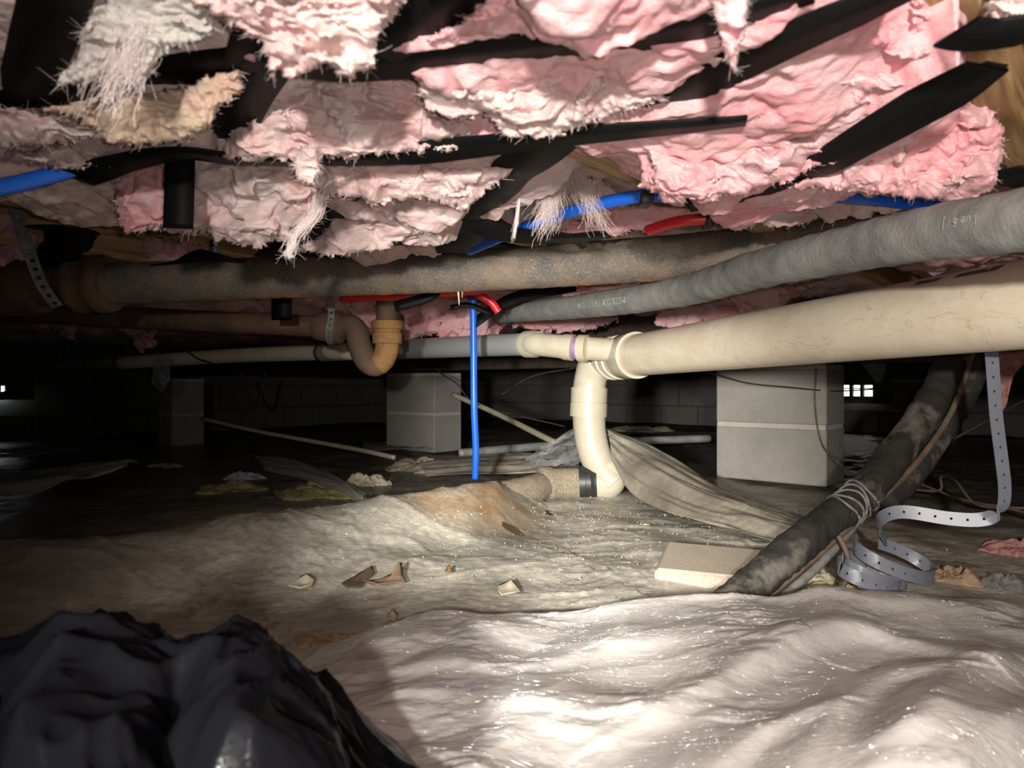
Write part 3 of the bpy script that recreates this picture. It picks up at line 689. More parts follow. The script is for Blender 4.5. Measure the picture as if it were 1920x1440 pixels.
clump('torn_flap', B1, [(700,128),(800,142),(1000,118),(1200,84),(1420,20),(1560,-40),(1660,-40),(1500,62),(1340,130),(1230,180),(1200,170),(1000,150)], 0.575, 0.62, 0.012, M_PINK, 13, edge=40, fib=100)
clump('torn_flap', B3b, [(205,342),(250,330),(300,285),(335,285),(332,395),(306,438),(235,436),(218,400)], 0.86, 0.92, 0.024, M_PINK, 14, edge=26)
clump('torn_flap', B3b, [(335,285),(440,285),(560,295),(605,340),(596,398),(560,425),(545,452),(470,466),(430,455),(395,445),(350,430),(335,380)], 0.80, 0.92, 0.035, M_PALE, 15, edge=40)
clump('torn_flap', B2, [(420,290),(600,298),(760,288),(960,268),(1000,280),(945,335),(900,372),(880,392),(850,392),(800,372),(760,372),(720,380),(690,388),(660,372),(610,368),(560,345),(500,318)], 0.76, 0.86, 0.032, M_PALE, 16, edge=45)
clump('torn_flap', B3b, [(540,470),(600,440),(640,398),(720,392),(840,385),(862,402),(800,440),(745,448),(720,475),(620,480)], 1.0, 1.08, 0.030, M_PALE, 17, edge=30)
clump('torn_flap', B2, [(400,300),(440,230),(500,130),(720,118),(780,150),(810,205),(900,218),(940,250),(990,262),(900,272),(760,288),(600,300),(520,300)], 0.655, 0.70, 0.036, M_PALE, 18, edge=60)
clump('torn_flap', B2, [(905,400),(960,340),(1040,282),(1120,330),(1180,372),(1120,395),(1040,420),(960,440)], 1.12, 1.30, 0.022, M_PALE, 19, edge=30)
clump('torn_flap', B1b, [(1040,430),(1120,400),(1220,380),(1340,392),(1330,402),(1240,420),(1180,440),(1080,448)], 1.22, 1.30, 0.022, M_PINK, 20, edge=22)
clump('torn_flap', B1b, [(1350,410),(1380,385),(1480,378),(1560,372),(1700,388),(1660,402),(1500,420),(1380,430)], 1.0, 1.10, 0.022, M_PALE, 21, edge=22)
clump('torn_flap', B4, [(205,455),(300,448),(390,458),(400,490),(300,500),(220,488)], 1.62, 1.70, 0.03, M_PINK, 22, edge=20, fib=80)
clump('torn_flap', B4, [(-40,400),(30,398),(70,440),(60,490),(-40,500)], 1.4, 1.5, 0.03, M_PINK, 23, edge=20, fib=80)
clump('torn_flap', B0, [(1850,-40),(1960,-40),(1960,36),(1900,45),(1868,50),(1850,20)], 0.44, 0.47, 0.02, M_PALE, 24, edge=24)
clump('hanging_tuft', B2, [(535,480),(548,440),(575,400),(600,362),(608,395),(585,425),(560,445),(552,480)], 0.84, 0.88, 0.008, M_WHITE, 25, edge=12, rag=3, fib=150, fl=0.010)
clump('hanging_tuft', B3, [(60,330),(150,320),(168,350),(140,345)], 0.84, 0.88, 0.008, M_PALE, 26, edge=12, rag=3, fib=60)
# shadowed ragged pieces in the far bays, under the iron pipe
for i, (pl_, d0) in enumerate([([(560,555),(700,552),(690,565),(740,600),(690,628),(650,600),(600,580)], 2.3), ([(750,560),(870,552),(960,600),(930,632),(860,640),(800,630),(760,640),(748,610)], 2.4),
        ([(1000,560),(1130,575),(1160,600),(1100,620),(1030,628),(960,610)], 2.5), ([(1060,535),(1250,520),(1400,505),(1320,560),(1180,590),(1050,575)], 1.9),
        ([(190,600),(300,600),(290,645),(262,668),(250,640),(225,625)], 3.0), ([(40,600),(150,600),(140,640),(100,622),(60,615)], 3.0), ([(1250,560),(1400,540),(1560,520),(1450,580),(1300,620),(1220,610)], 2.0)]):
    clump('torn_flap', B5 if i < 4 else B6, pl_, d0, d0 + 0.08, 0.03, M_PINK, 40 + i, edge=16, fib=60, rag=5)

def wisp(px, d, spread, n, parent, r=0.00013):
    P = smooth([U(a, b_, d) for a, b_ in px], 14); Vs = []; Fs = []
    for i in range(n):
        o0 = rng.normal(size=3) * spread * np.array([1, .6, .2]); o1 = rng.normal(size=3) * spread * np.array([.9, .5, .6])
        t = np.linspace(0, 1, 14)[:, None]; k = rng.uniform(0.55, 1.0)
        Q = P.copy(); Q = np.stack([np.interp(np.linspace(0, k, 14), np.linspace(0, 1, 14), P[:, c]) for c in range(3)], 1)
        Q = Q + o0 * (1 - t) + o1 * t + 0.004 * spread / 0.008 * np.stack([noise(Q * 55 + i * 1.7), noise(Q * 55 + i * 2.3 + 9), 0.3 * noise(Q * 50 + i)], 1)
        Vt, Ft = tube(Q, r * rng.uniform(.6, 1.4), 3, False); Vs.append(Vt); Fs.append((Vt, Ft))
    V, Fc = join(Fs); o = mk('fibre_wisp', V, Fc, M_FIBRE, parent); o['kind'] = 'stuff'
wisp([(250,60),(235,110),(215,160),(195,205)], 0.47, 0.011, 160, B3)
wisp([(1045,300),(1035,350),(1028,400),(1012,445)], 0.95, 0.013, 200, B2)
wisp([(1080,320),(1100,370),(1120,410),(1135,440)], 0.96, 0.012, 80, B2)
wisp([(978,340),(972,390),(966,430),(962,455)], 0.94, 0.0020, 40, B2)
wisp([(602,365),(590,405),(556,440),(545,480)], 0.83, 0.006, 90, B2)
wisp([(370,380),(355,420),(348,450)], 0.85, 0.005, 40, B3b)

# ------------------------------------------------------------------ pipes
def pipe_part(name, parent, pts, r, m, n=None, seg=28, rough=0.0):
    P = smooth(pts, n or (12 if len(pts) == 2 else 14 * len(pts))); V, Fc = tube(P, r, seg, True, rough); return mk(name, V, Fc, m, parent)
def lath(name, parent, A, B, prof, m, seg=32, rough=0.0):
    V, Fc = lathe(A, B, prof, seg, rough); o = mk(name, V, Fc, m, parent)
    md = o.modifiers.new('edge', 'EDGE_SPLIT'); md.split_angle = math.radians(40); return o

# main cast iron pipe
ci = thing('cast_iron_drain', 'long rusty cast iron drain pipe crossing under the insulation', 'pipe', U(860, 507, 1.5))
A = U(172, 534, 1.56); Bq = U(1790, 432, 1.22)
pts = [A, U(500, 521, 1.53), U(860, 508, 1.50), U(1280, 481, 1.40), Bq]
P = smooth(pts, 160); V, Fc = tube(P, 0.0445, 36, True, 0.0012, 70); mk('pipe', V, Fc, M_IRON, ci)
ax = norm(U(500, 521, 1.53) - A)
lath('hub', ci, A + ax * 0.045, A - ax * 0.062, [(0, .047), (0, .060), (.12, .064), (.26, .064), (.32, .059), (.55, .058), (.62, .062), (.72, .062), (.80, .056), (1, .047)], M_IRON2, 40, 0.0015)
pipe_part('fitting_body', ci, [A - ax * 0.055, A - ax * 0.125], 0.043, M_IRON2, rough=0.001)
lath('side_hub', ci, A - ax * 0.115, A - ax * 0.24, [(0, .046), (0, .058), (.2, .064), (.7, .064), (1, .055)], M_IRON2, 36, 0.002)
# drip below the pipe
V, Fc = tube(smooth([U(858, 540, 1.5), U(860, 556, 1.5), U(861, 572, 1.5)], 12), np.linspace(0.0025, 0.0008, 12), 8, True, 0.0006, 300)
m, nt, b = mat('drip'); b.inputs['Base Color'].default_value = (0.65, 0.6, 0.5, 1); b.inputs['Roughness'].default_value = 0.1; b.inputs['Alpha'].default_value = 0.7
mk('water_drip', V, Fc, m, ci)
V, Fc = tube(smooth([U(866, 542, 1.5), U(867, 550, 1.5), U(866, 558, 1.5)], 8), np.linspace(0.003, 0.001, 8), 8, True, 0.0006, 300); mk('rust_drip', V, Fc, M_TRAPOR, ci)

# lower rusty drain and trap
tr = thing('trap_drain', 'small rusty drain pipe ending in a U-shaped trap', 'pipe', U(700, 700, 1.95))
pipe_part('pipe', tr, [U(-40, 578, 2.05), U(300, 598, 2.02), U(625, 613, 1.97)], 0.030, M_IRON2, 60, rough=0.001)
a0 = U(590, 613, 1.975); a1 = U(642, 614, 1.965); 
lath('hub', tr, a0, a1, [(0, .031), (.05, .036), (.45, .042), (.6, .042), (.62, .045), (.95, .045), (1, .040)], M_TRAP, 36, 0.001)
pth = smooth([U(636, 614, 1.965), U(655, 610, 1.95), U(668, 622, 1.94), U(675, 650, 1.93), U(687, 675, 1.925), U(702, 684, 1.92), U(717, 675, 1.915), U(725, 656, 1.91), U(726, 636, 1.91)], 90)
V, Fc = tube(pth[:62], 0.0315, 30, True, 0.0006); mk('trap_bend', V, Fc, M_TRAP, tr)
V, Fc = tube(pth[61:], 0.0317, 30, True, 0.0010); mk('trap_outlet', V, Fc, M_TRAPOR, tr)
lath('slip_nut', tr, U(726, 645, 1.91), U(726, 600, 1.91), [(0, .032), (0.02, .040), (.45, .041), (.47, .037), (.6, .037), (.62, .043), (.95, .043), (1, .036)], M_TRAPOR, 10, 0.001)
pipe_part('tailpiece', tr, [U(726, 606, 1.91), U(726, 480, 1.91)], 0.029, M_IRON2)

# PVC drain
pv_ = thing('pvc_drain', 'white plastic drain pipe with riser and grey side branch', 'pipe', U(1110, 905, 2.2))
A = U(1178, 668, 2.05); Bq = U(1960, 566, 0.90); ax = norm(Bq - A); Rm = 0.0585
pipe_part('main_pipe', pv_, [A, A + (Bq - A) * 0.5, Bq, Bq + ax * 0.5], Rm, M_PVC, 40, 48)
lath('coupling', pv_, A + ax * 0.055, A - ax * 0.02, [(0, Rm), (0, .0665), (.9, .0665), (1, .062)], M_PVCF, 40)
wye0 = A - ax * 0.02; wye1 = A - ax * 0.17
lath('wye_body', pv_, A + ax * 0.0, wye1, [(0, .061), (.28, .061), (.29, .066), (.37, .066), (.38, .0615), (.53, .0615), (.54, .066), (.62, .066), (.63, .0605), (.82, .0605), (.83, .064), (.90, .064), (1, .058)], M_PVCF, 40)
# elbow turning down and the riser
J = wye1 + ax * 0.03; top = U(1106, 726, 2.2); 
pth = smooth([wye1 + ax * 0.05, wye1 + ax * 0.0, (wye1 - ax * 0.03) * 0.5 + np.array([top[0], top[1], wye1[2] - 0.02]) * 0.5, top + np.array([0, 0, 0.012]), top - np.array([0, 0, 0.03])], 40)
V, Fc = tube(pth, 0.0505, 36); mk('elbow', V, Fc, M_PVCF, pv_)
c1 = U(1105, 727, 2.2); c2_ = U(1103, 781, 2.2)
lath('riser_coupling', pv_, c1, c2_, [(0, .053), (0, .0565), (.49, .0565), (.495, .054), (.515, .054), (.52, .0575), (1, .0575), (1, .053)], M_PVCF, 40)
pth = smooth([U(1104, 775, 2.2), U(1106, 810, 2.2), U(1115, 850, 2.195), U(1133, 885, 2.19), U(1150, 905, 2.185)], 40)
V, Fc = tube(pth, np.linspace(0.0505, 0.049, 40), 36); mk('riser_bend', V, Fc, M_PVCF, pv_)
pth = smooth([U(1136, 868, 2.19), U(1146, 892, 2.19), U(1140, 906, 2.19), U(1118, 906, 2.19), U(1096, 905, 2.2)], 40)
V, Fc = tube(pth, np.linspace(0.046, 0.048, 40), 36); mk('base_elbow', V, Fc, M_PVCF, pv_)
# side branch
b0 = A - ax * 0.045 + np.array([-0.012, -0.04, 0.018]); b1 = U(1098, 653, 2.04); b2 = U(1076, 652, 2.06); b3 = U(1045, 649, 2.08); b4 = U(1002, 645, 2.12); b5 = U(985, 646, 2.17)
pipe_part('wye_branch', pv_, [b0, b1], 0.0335, M_PVCF)
lath('branch_coupling', pv_, b1 + (b0 - b1) * 0.05, b1 + (b2 - b1) * 0.55, [(0, .0335), (0, .0390), (1, .0390), (1, .0335)], M_PVCF)
pipe_part('primer_band', pv_, [b1, b2 + (b3 - b2) * 0.1], 0.0335, M_PURPLE)
lath('elbow_collar', pv_, b2 + (b3 - b2) * 0.02, b3, [(0, .034), (0, .0385), (.5, .0385), (.7, .0355), (1, .0345)], M_PVCF)
pth = smooth([b3 + (b2 - b3) * .5, b3, (b3 + b4) / 2, b4, b5, U(970, 647, 2.22)], 40); V, Fc = tube(pth, 0.0345, 30); mk('branch_elbow', V, Fc, M_PVCF, pv_)
g1 = U(993, 645, 2.15); g2 = U(745, 655, 2.50)
lath('elbow_hub', pv_, U(1012, 644.5, 2.115), U(988, 645.5, 2.16), [(0, .036), (.3, .041), (1, .041), (1, .034)], M_PVCF)
pipe_part('grey_pipe', pv_, [g1, g2, U(600, 661, 2.72)], 0.0345, M_PVCG, 30)
pipe_part('white_pipe', pv_, [U(665, 658, 2.60), U(420, 668, 3.1), U(222, 681, 3.35)], 0.031, M_PVC, 30)
pipe_part('dark_pipe', pv_, [U(226, 680, 3.34), U(60, 688, 3.6), U(-80, 692, 3.8)], 0.024, M_CONDUIT, 20)

# buried iron
bi = thing('buried_iron_pipe', 'dusty old iron sewer pipe half buried at the foot of the white riser', 'pipe', U(1010, 930, 2.2))
q0 = U(1120, 906, 2.2); q1 = U(1010, 909, 2.16); q2 = U(850, 912, 2.16)
lath('rubber_coupling', bi, U(1118, 904, 2.19), U(1086, 905, 2.195), [(0, .050), (0, .0525), (.3, .0535), (.32, .0545), (.6, .0545), (.62, .053), (1, .0525), (1, .05)], M_RUBBER, 36)
lath('hub', bi, U(1090, 906, 2.2), q1, [(0, .048), (.7, .050), (.75, .055), (.95, .056), (1, .046)], M_BURIED, 40, 0.002)
pipe_part('pipe', bi, [U(1030, 908, 2.205), np.array([0.02, 2.03, 0.048]), np.array([-0.2, 1.80, 0.036])], 0.043, M_BURIED, 40, 36, 0.002)

# foam covered pipe
fp = thing('foam_covered_pipe', 'grey foam insulated pipe with pale printing slanting across the right', 'pipe', U(1500, 500, 1.0))
FP = smooth([U(938, 588, 2.25), U(1100, 573, 1.75), U(1270, 548, 1.38), U(1420, 506, 1.10), U(1650, 455, 0.86), U(1920, 413, 0.665), U(2200, 375, 0.55)], 200)
V, Fc = tube(FP, 0.0300 + 0.0008 * noise(FP * 12), 40, True, 0.0016, 40); mk('foam_sleeve', V, Fc, M_FOAM, fp)
def print_on(path, r, text, px_anchor, size, flip, lift, m, parent, name, ang0=0.0):
    cu = bpy.data.curves.new(name, 'FONT'); cu.body = text; cu.size = size; cu.align_x = 'CENTER'; cu.align_y = 'CENTER'
    to = bpy.data.objects.new(name, cu); COL.objects.link(to); bpy.context.view_layer.update()
    dg = bpy.context.evaluated_depsgraph_get(); me = bpy.data.meshes.new_from_object(to.evaluated_get(dg), depsgraph=dg)
    bpy.data.objects.remove(to)
    T = norm(np.gradient(path, axis=0)); L = np.concatenate([[0], np.cumsum(np.linalg.norm(np.diff(path, axis=0), axis=1))])
    pxs = 960 + path[:, 0] / path[:, 1] * F; l0 = np.interp(px_anchor, pxs, L)
    V = np.array([v.co[:] for v in me.vertices]); sg = -1 if flip else 1
    out = []
    for (u, v, _) in V:
        l = l0 + sg * u; p = np.array([np.interp(l, L, path[:, k]) for k in range(3)]); t = norm(np.array([np.interp(l, L, T[:, k]) for k in range(3)]))
        toc = norm(np.array([0, 0, CAMZ]) - p); nrm_ = norm(toc - t * toc.dot(t)); upv = np.cross(nrm_, t); upv = upv if upv[2] > 0 else -upv
        a = sg * v / r + ang0
        out.append(p + (nrm_ * math.cos(a) + upv * math.sin(a)) * (r + lift))
    Fc = [list(f.vertices) for f in me.polygons]; bpy.data.meshes.remove(me)
    mk(name, np.array(out), Fc, m, parent, False)
print_on(FP, 0.0312, 'IMCOLOCK 7/8 I  2 1/2 W', 1148, 0.021, True, 0.0012, M_PRINTW, fp, 'printed_lettering', 0.10)
print_on(FP, 0.0312, 'l ue 6 / J', 1850, 0.013, True, 0.0012, M_PRINTW, fp, 'printed_lettering', 0.25)
# faint dark print along the top of the PVC pipe (too blurred to read)
MP = smooth([A, Bq], 100)
for (x0, x1, hgt) in ((1750, 1792, .010), (1828, 1836, .009), (1838, 1880, .011), (1884, 1888, .005), (1890, 1912, .013)):
    pxs = 960 + MP[:, 0] / MP[:, 1] * F; parts = []
    for j in range(int((x1 - x0) / 6) + 1):
        xa = x0 + j * 6; p = np.array([np.interp(xa, pxs, MP[:, k]) for k in range(3)]); p2 = np.array([np.interp(xa + 5, pxs, MP[:, k]) for k in range(3)])
        t = norm(p2 - p); toc = norm(np.array([0, 0, CAMZ]) - p); nn = norm(toc - t * toc.dot(t)); uu = np.cross(nn, t); uu = uu if uu[2] > 0 else -uu
        quad = []
        for q, a in ((p, 0.98), (p2, 0.99), (p2 + t * .004, 0.98 + hgt / Rm), (p + t * .004, 0.97 + hgt / Rm)):
            quad.append(q + (nn * math.cos(a) + uu * math.sin(a)) * (Rm + 0.0006))
        parts.append((np.array(quad), [[0, 1, 2, 3]]))
    V, Fc = join(parts); mk('printed_mark', V, Fc, M_PRINT, pv_, False)

# refrigerant line with its cables
rl = thing('insulated_refrigerant_line', 'dusty black foam insulated line rising from the plastic to the upper right', 'pipe', U(1430, 1100, 1.14))
RL = smooth([U(1350, 1152, 1.09), U(1395, 1112, 1.13), U(1450, 1062, 1.16), U(1500, 1020, 1.19), U(1560, 972, 1.24), U(1610, 935, 1.28), U(1680, 850, 1.36), U(1745, 755, 1.44), U(1790, 660, 1.50), U(1815, 560, 1.54)], 160)
V, Fc = tube(RL, 0.030 + 0.0022 * noise(RL * 16), 32, True, 0.0028, 55); mk('foam_sleeve', V, Fc, M_LINE, rl)
for l0 in (0.285, 0.30, 0.315, 0.33, 0.345):
    k0 = int(l0 * 160 * 1.45 * 0.89 + 18); c0 = RL[k0]; t0 = norm(RL[k0 + 1] - RL[k0 - 1]); n0 = norm(np.cross(t0, UP)); b0 = np.cross(t0, n0); aa = np.linspace(0, 2 * math.pi, 30)
    loop_ = np.array([c0 + (n0 * math.cos(a) + b0 * math.sin(a)) * 0.0325 + t0 * 0.008 * math.sin(a * 2 + l0 * 90) for a in aa])
    V, Fc = tube(loop_, 0.0022, 8, True, 0.0012, 200); mk('twine_turn', V, Fc, M_GREYW, rl)
o = mk('thin_cable', *tube(smooth([U(1410, 1172, 1.07), U(1465, 1122, 1.14), U(1540, 1055, 1.18), U(1620, 962, 1.27), U(1700, 860, 1.36), U(1770, 760, 1.44), U(1812, 640, 1.50)], 60), 0.0075, 12), M_GREYW); tag(o, 'grey cable running along the underside of the black insulated line', 'cable')
o = mk('thin_cable', *tube(smooth([U(1390, 1160, 1.08), U(1440, 1118, 1.13), U(1545, 1030, 1.19), U(1640, 945, 1.28), U(1725, 860, 1.37), U(1790, 760, 1.45), U(1830, 640, 1.52)], 60), 0.006, 12), M_BROWNW); tag(o, 'brown dusty cable beside the grey one along the black insulated line', 'cable')
o = mk('thin_cable', *tube(smooth([U(1660, 945, 1.32), U(1720, 880, 1.40), U(1780, 790, 1.47), U(1826, 710, 1.52), U(1850, 600, 1.55)], 60), 0.022, 14, True, 0.001), M_LINE); tag(o, 'second dark line behind the black insulated line near the hanging strap', 'pipe')
o = mk('brown_wire', *tube(smooth([U(1572, 1005, 1.17), U(1585, 1030, 1.16), U(1592, 1060, 1.155), U(1585, 1090, 1.15), U(1570, 1118, 1.14)], 40), 0.0045, 10), M_BROWNW); tag(o, 'short brown wire bending in front of the coiled grey strap', 'wire')

# blue and red tubing
def wire(name, pts, r, m, label, cat, n=60, seg=14, group=None):
    o = mk(name, *tube(smooth(pts, n), r, seg), m); return tag(o, label, cat, group)
wire('blue_tube', [U(887, 560, 2.0), U(888, 640, 2.0), U(889, 760, 2.0), U(892, 840, 2.01), U(891, 898, 2.02)], 0.0098, M_BLUE, 'bright blue plastic water pipe hanging straight down to the ground', 'pipe')
wire('blue_tube', [U(-60, 362, 0.70), U(60, 338, 0.74), U(210, 294, 0.79), U(330, 255, 0.84)], 0.0085, M_BLUE, 'blue plastic water pipe at the left edge below the insulation', 'pipe')
wire('blue_tube', [U(880, 470, 1.37), U(960, 436, 1.21), U(1060, 400, 1.07), U(1200, 368, 0.975), U(1320, 372, 0.985), U(1480, 366, 0.965), U(1620, 372, 0.98), U(1765, 388, 1.03)], 0.0092, M_BLUE, 'blue plastic water pipe curving behind the wisps at centre right', 'pipe', 100)
wire('red_tube', [U(1215, 432, 1.20), U(1270, 416, 1.14), U(1330, 410, 1.12), U(1356, 408, 1.115), U(1420, 402, 1.10)], 0.0092, M_RED, 'red plastic water pipe end above the iron pipe at right', 'pipe')
o = mk('pipe_clip', *join([tube(smooth([U(1328, 396, 1.105), U(1330, 410, 1.10), U(1332, 426, 1.105)], 8), 0.005, 8), box(U(1330, 410, 1.115), [.006, 0, 0], [0, .013, 0], [0, 0, .014], .002)]), M_RUBBER); tag(o, 'black clip around the red pipe end', 'clip')
o = mk('pipe_clip', *box(U(1211, 374, 0.972), [.009, 0, 0], [0, .014, 0], [0, 0, .008], .002), M_RUBBER); tag(o, 'small black clip on the blue pipe at centre right', 'clip')
wire('red_tube', [U(640, 556, 1.75), U(760, 552, 1.72), U(880, 544, 1.70), U(960, 530, 1.68)], 0.0125, M_RED, 'red plastic pipe showing just below the dripping iron pipe', 'pipe')
wire('red_tube', [U(895, 552, 1.9), U(920, 566, 1.9), U(935, 585, 1.9)], 0.011, M_RED, 'short dark red pipe bend near the top of the blue vertical pipe', 'pipe')
wire('red_tube', [U(470, 440, 1.7), U(510, 466, 1.66), U(540, 500, 1.62)], 0.011, M_RED, 'short red pipe slanting behind the iron pipe at left of centre', 'pipe')
o = mk('black_band', *ribbon(smooth([U(740, 575, 1.66), U(805, 556, 1.66), U(830, 530, 1.66)], 10), [0, .2, 1], 0.026, 0.002), M_STRAP); tag(o, 'dark strap wrapped over the red pipe below the iron pipe', 'strap')
o = mk('black_band', *ribbon(smooth([U(528, 540, 1.7), U(528, 600, 1.7)], 8), [1, 0, 0], 0.048, 0.002), M_STRAP); tag(o, 'dark strap hanging between the iron pipe and the trap pipe', 'strap')
o = mk('black_band', *ribbon(smooth([U(845, 577, 1.95), U(880, 572, 1.95), U(925, 590, 1.95)], 8), [0, .3, 1], 0.016, 0.002), M_STRAP); tag(o, 'dark strap at the top of the blue vertical pipe', 'strap')
o = mk('black_band', *ribbon(smooth([U(890, 605, 2.0), U(960, 560, 1.95), U(1080, 535, 1.9)], 8), [0, .3, 1], 0.035, 0.002), M_STRAP); tag(o, 'dark strap slanting above the far end of the grey foam pipe', 'strap')
wire('steel_stub', [U(403, 452, 1.62), U(403, 500, 1.62)], 0.0115, M_GALV, 'short grey metal pipe standing above the iron pipe', 'pipe', 8)
wire('cream_tube', [U(850, 740, 3.55), U(930, 775, 3.3), U(1045, 832, 2.75)], 0.0125, M_CREAM, 'cream plastic tube slanting to the ground behind the blue pipe', 'tube')
wire('tan_tube', [U(380, 785, 3.8), U(480, 808, 3.5), U(665, 842, 3.05), U(740, 858, 2.9)], 0.010, M_CREAM, 'tan tube lying on the ground left of the middle pier', 'tube')
wire('dark_wire', [U(1330, 700, 2.4), U(1400, 718, 2.4), U(1480, 726, 2.4), U(1560, 733, 2.45), U(1640, 730, 2.6)], 0.0022, M_WIRE, 'thin dark wire stretched across the front of the right pier', 'wire')
wire('dark_wire', [U(1530, 690, 2.42), U(1528, 760, 2.42), U(1540, 830, 2.4), U(1570, 865, 2.3), U(1620, 905, 2.1)], 0.0028, M_BROWNW, 'thin brown wire hanging down the corner of the right pier', 'wire')
wire('loose_wire', [U(1690, 915, 1.95), U(1760, 920, 1.95), U(1765, 895, 1.95), U(1790, 900, 1.9), U(1830, 945, 1.8), U(1900, 955, 1.7), U(1960, 975, 1.6)], 0.0035, M_BROWNW, 'kinked brown wire lying on the floor behind the grey strap', 'wire', 90)
wire('loose_wire', [U(1720, 905, 2.0), U(1800, 935, 1.85), U(1880, 950, 1.75), U(1980, 955, 1.7)], 0.003, M_BROWNW, 'thin tan wire lying along the floor at the far right', 'wire')
wire('loose_wire', [U(1715, 905, 1.8), U(1710, 880, 1.8), U(1760, 840, 1.78), U(1840, 795, 1.75), U(1940, 740, 1.75)], 0.003, M_WIRE, 'thin dark wire rising behind the hanging grey strap', 'wire')
wire('dark_wire', [U(940, 740, 3.2), U(1000, 705, 3.2), U(1080, 690, 3.2)], 0.003, M_WIRE, 'thin dark wire to the left of the white elbow', 'wire')
wire('dark_wire', [U(815, 690, 3.4), U(835, 705, 3.4), U(858, 720, 3.4), U(900, 760, 3.4), U(1060, 800, 3.3)], 0.0035, M_WIRE, 'dark cable passing the corner of the middle pier', 'wire')
wire('dark_wire', [U(450, 700, 3.7), U(470, 745, 3.7), U(485, 755, 3.7), U(498, 700, 3.7)], 0.007, M_WIRE, 'dark looped cable hanging below the beam at left', 'cable')
wire('dark_wire', [U(345, 655, 3.0), U(370, 672, 3.0), U(395, 680, 3.0)], 0.004, M_WIRE, 'dark wire wrapped over the white pipe at left', 'wire')
wire('floor_conduit', [U(860, 850, 2.95), U(1000, 838, 3.1), U(1120, 830, 3.2), U(1330, 822, 3.3)], 0.018, M_CONDUIT, 'dull grey conduit lying on the floor behind the riser', 'conduit')

# perforated metal hangers
h1 = smooth([U(22, 362, 1.30), U(45, 440, 1.36), U(72, 520, 1.42), U(92, 555, 1.44), U(108, 575, 1.46)], 60)
tag(perforated(h1, [1, .2, .25], 0.0225, 0.0185, 0.0048, 0.0012, 'perforated_hanger', M_GALV), 'perforated galvanised strap holding up the iron pipe at far left', 'hanger')
h2 = smooth([U(228, 412, 1.60), U(214, 440, 1.62), U(203, 470, 1.64), U(197, 492, 1.64)], 40)
tag(perforated(h2, [1, .1, .35], 0.0215, 0.0185, 0.0048, 0.0012, 'perforated_hanger', M_GALV), 'short perforated metal strap behind the iron pipe hub', 'hanger')
cc = U(624, 613, 1.968); axh = norm(U(642, 614, 1.965) - U(590, 613, 1.975)); an = np.linspace(math.radians(70), math.radians(290), 40)
side = norm(np.cross(axh, UP)); h3 = np.array([cc + (np.cos(a) * UP - np.sin(a) * side * -1) * 0.0475 for a in an]); h3[:, 0] += np.linspace(0.012, -0.02, 40)
h3 = np.concatenate([[U(618, 545, 1.9)], [U(622, 575, 1.91)], h3])
tag(perforated(h3, axh, 0.0185, 0.0175, 0.004, 0.0012, 'perforated_hanger', M_GALV), 'perforated metal strap looped under the hub beside the trap', 'hanger')

# grey plastic strap: hanging length, sweep and coils on the floor
hang = [(1858, 640, 1.06), (1862, 700, 1.07), (1868, 780, 1.08), (1878, 860, 1.09), (1884, 920, 1.10), (1876, 958, 1.11), (1840, 974, 1.12), (1780, 972, 1.14), (1700, 960, 1.17), (1662, 966, 1.19), (1646, 985, 1.22), (1662, 1015, 1.25)]
Ph = smooth([U(*p) for p in hang], 160)
tt = np.linspace(0, 1, 160); bl = np.clip((tt - 0.40) / 0.16, 0, 1)[:, None]; bl = bl * bl * (3 - 2 * bl)
Wd = (1 - bl) * np.array([1.0, 0.15, 0]) + bl * np.array([-0.12, 0.25, 1.0])
gs = thing('plastic_strap', 'grey perforated plastic strap hanging from the pipe and coiled on the floor', 'strap', U(1690, 1110, 1.2))
perforated(Ph, Wd, 0.0215, 0.0215, 0.0021, 0.0016, 'hanging_length', M_BAND, gs)
def loop(cx, cy, rx, d0, rd, a0, a1, tilt, hy, n=30):
    return np.array([U(cx + rx * math.cos(a), cy + tilt * math.cos(a) - hy * math.sin(a), d0 + rd * math.sin(a)) for a in np.linspace(math.radians(a0), math.radians(a1), n)])
W1 = np.array([0.16, 0.30, 1.0])
for args in ((1676, 1048, 76, 1.20, 0.060, 112, -205, 30, 20), (1640, 1070, 60, 1.165, 0.045, 175, -160, 20, 15), (1630, 1078, 60, 1.145, 0.045, 200, -150, 20, 15), (1640, 1092, 36, 1.15, 0.02, 170, -140, 9, 7)):
    perforated(smooth(loop(*args), 120), W1, 0.0215, 0.0215, 0.0021, 0.0016, 'coil', M_BAND, gs)

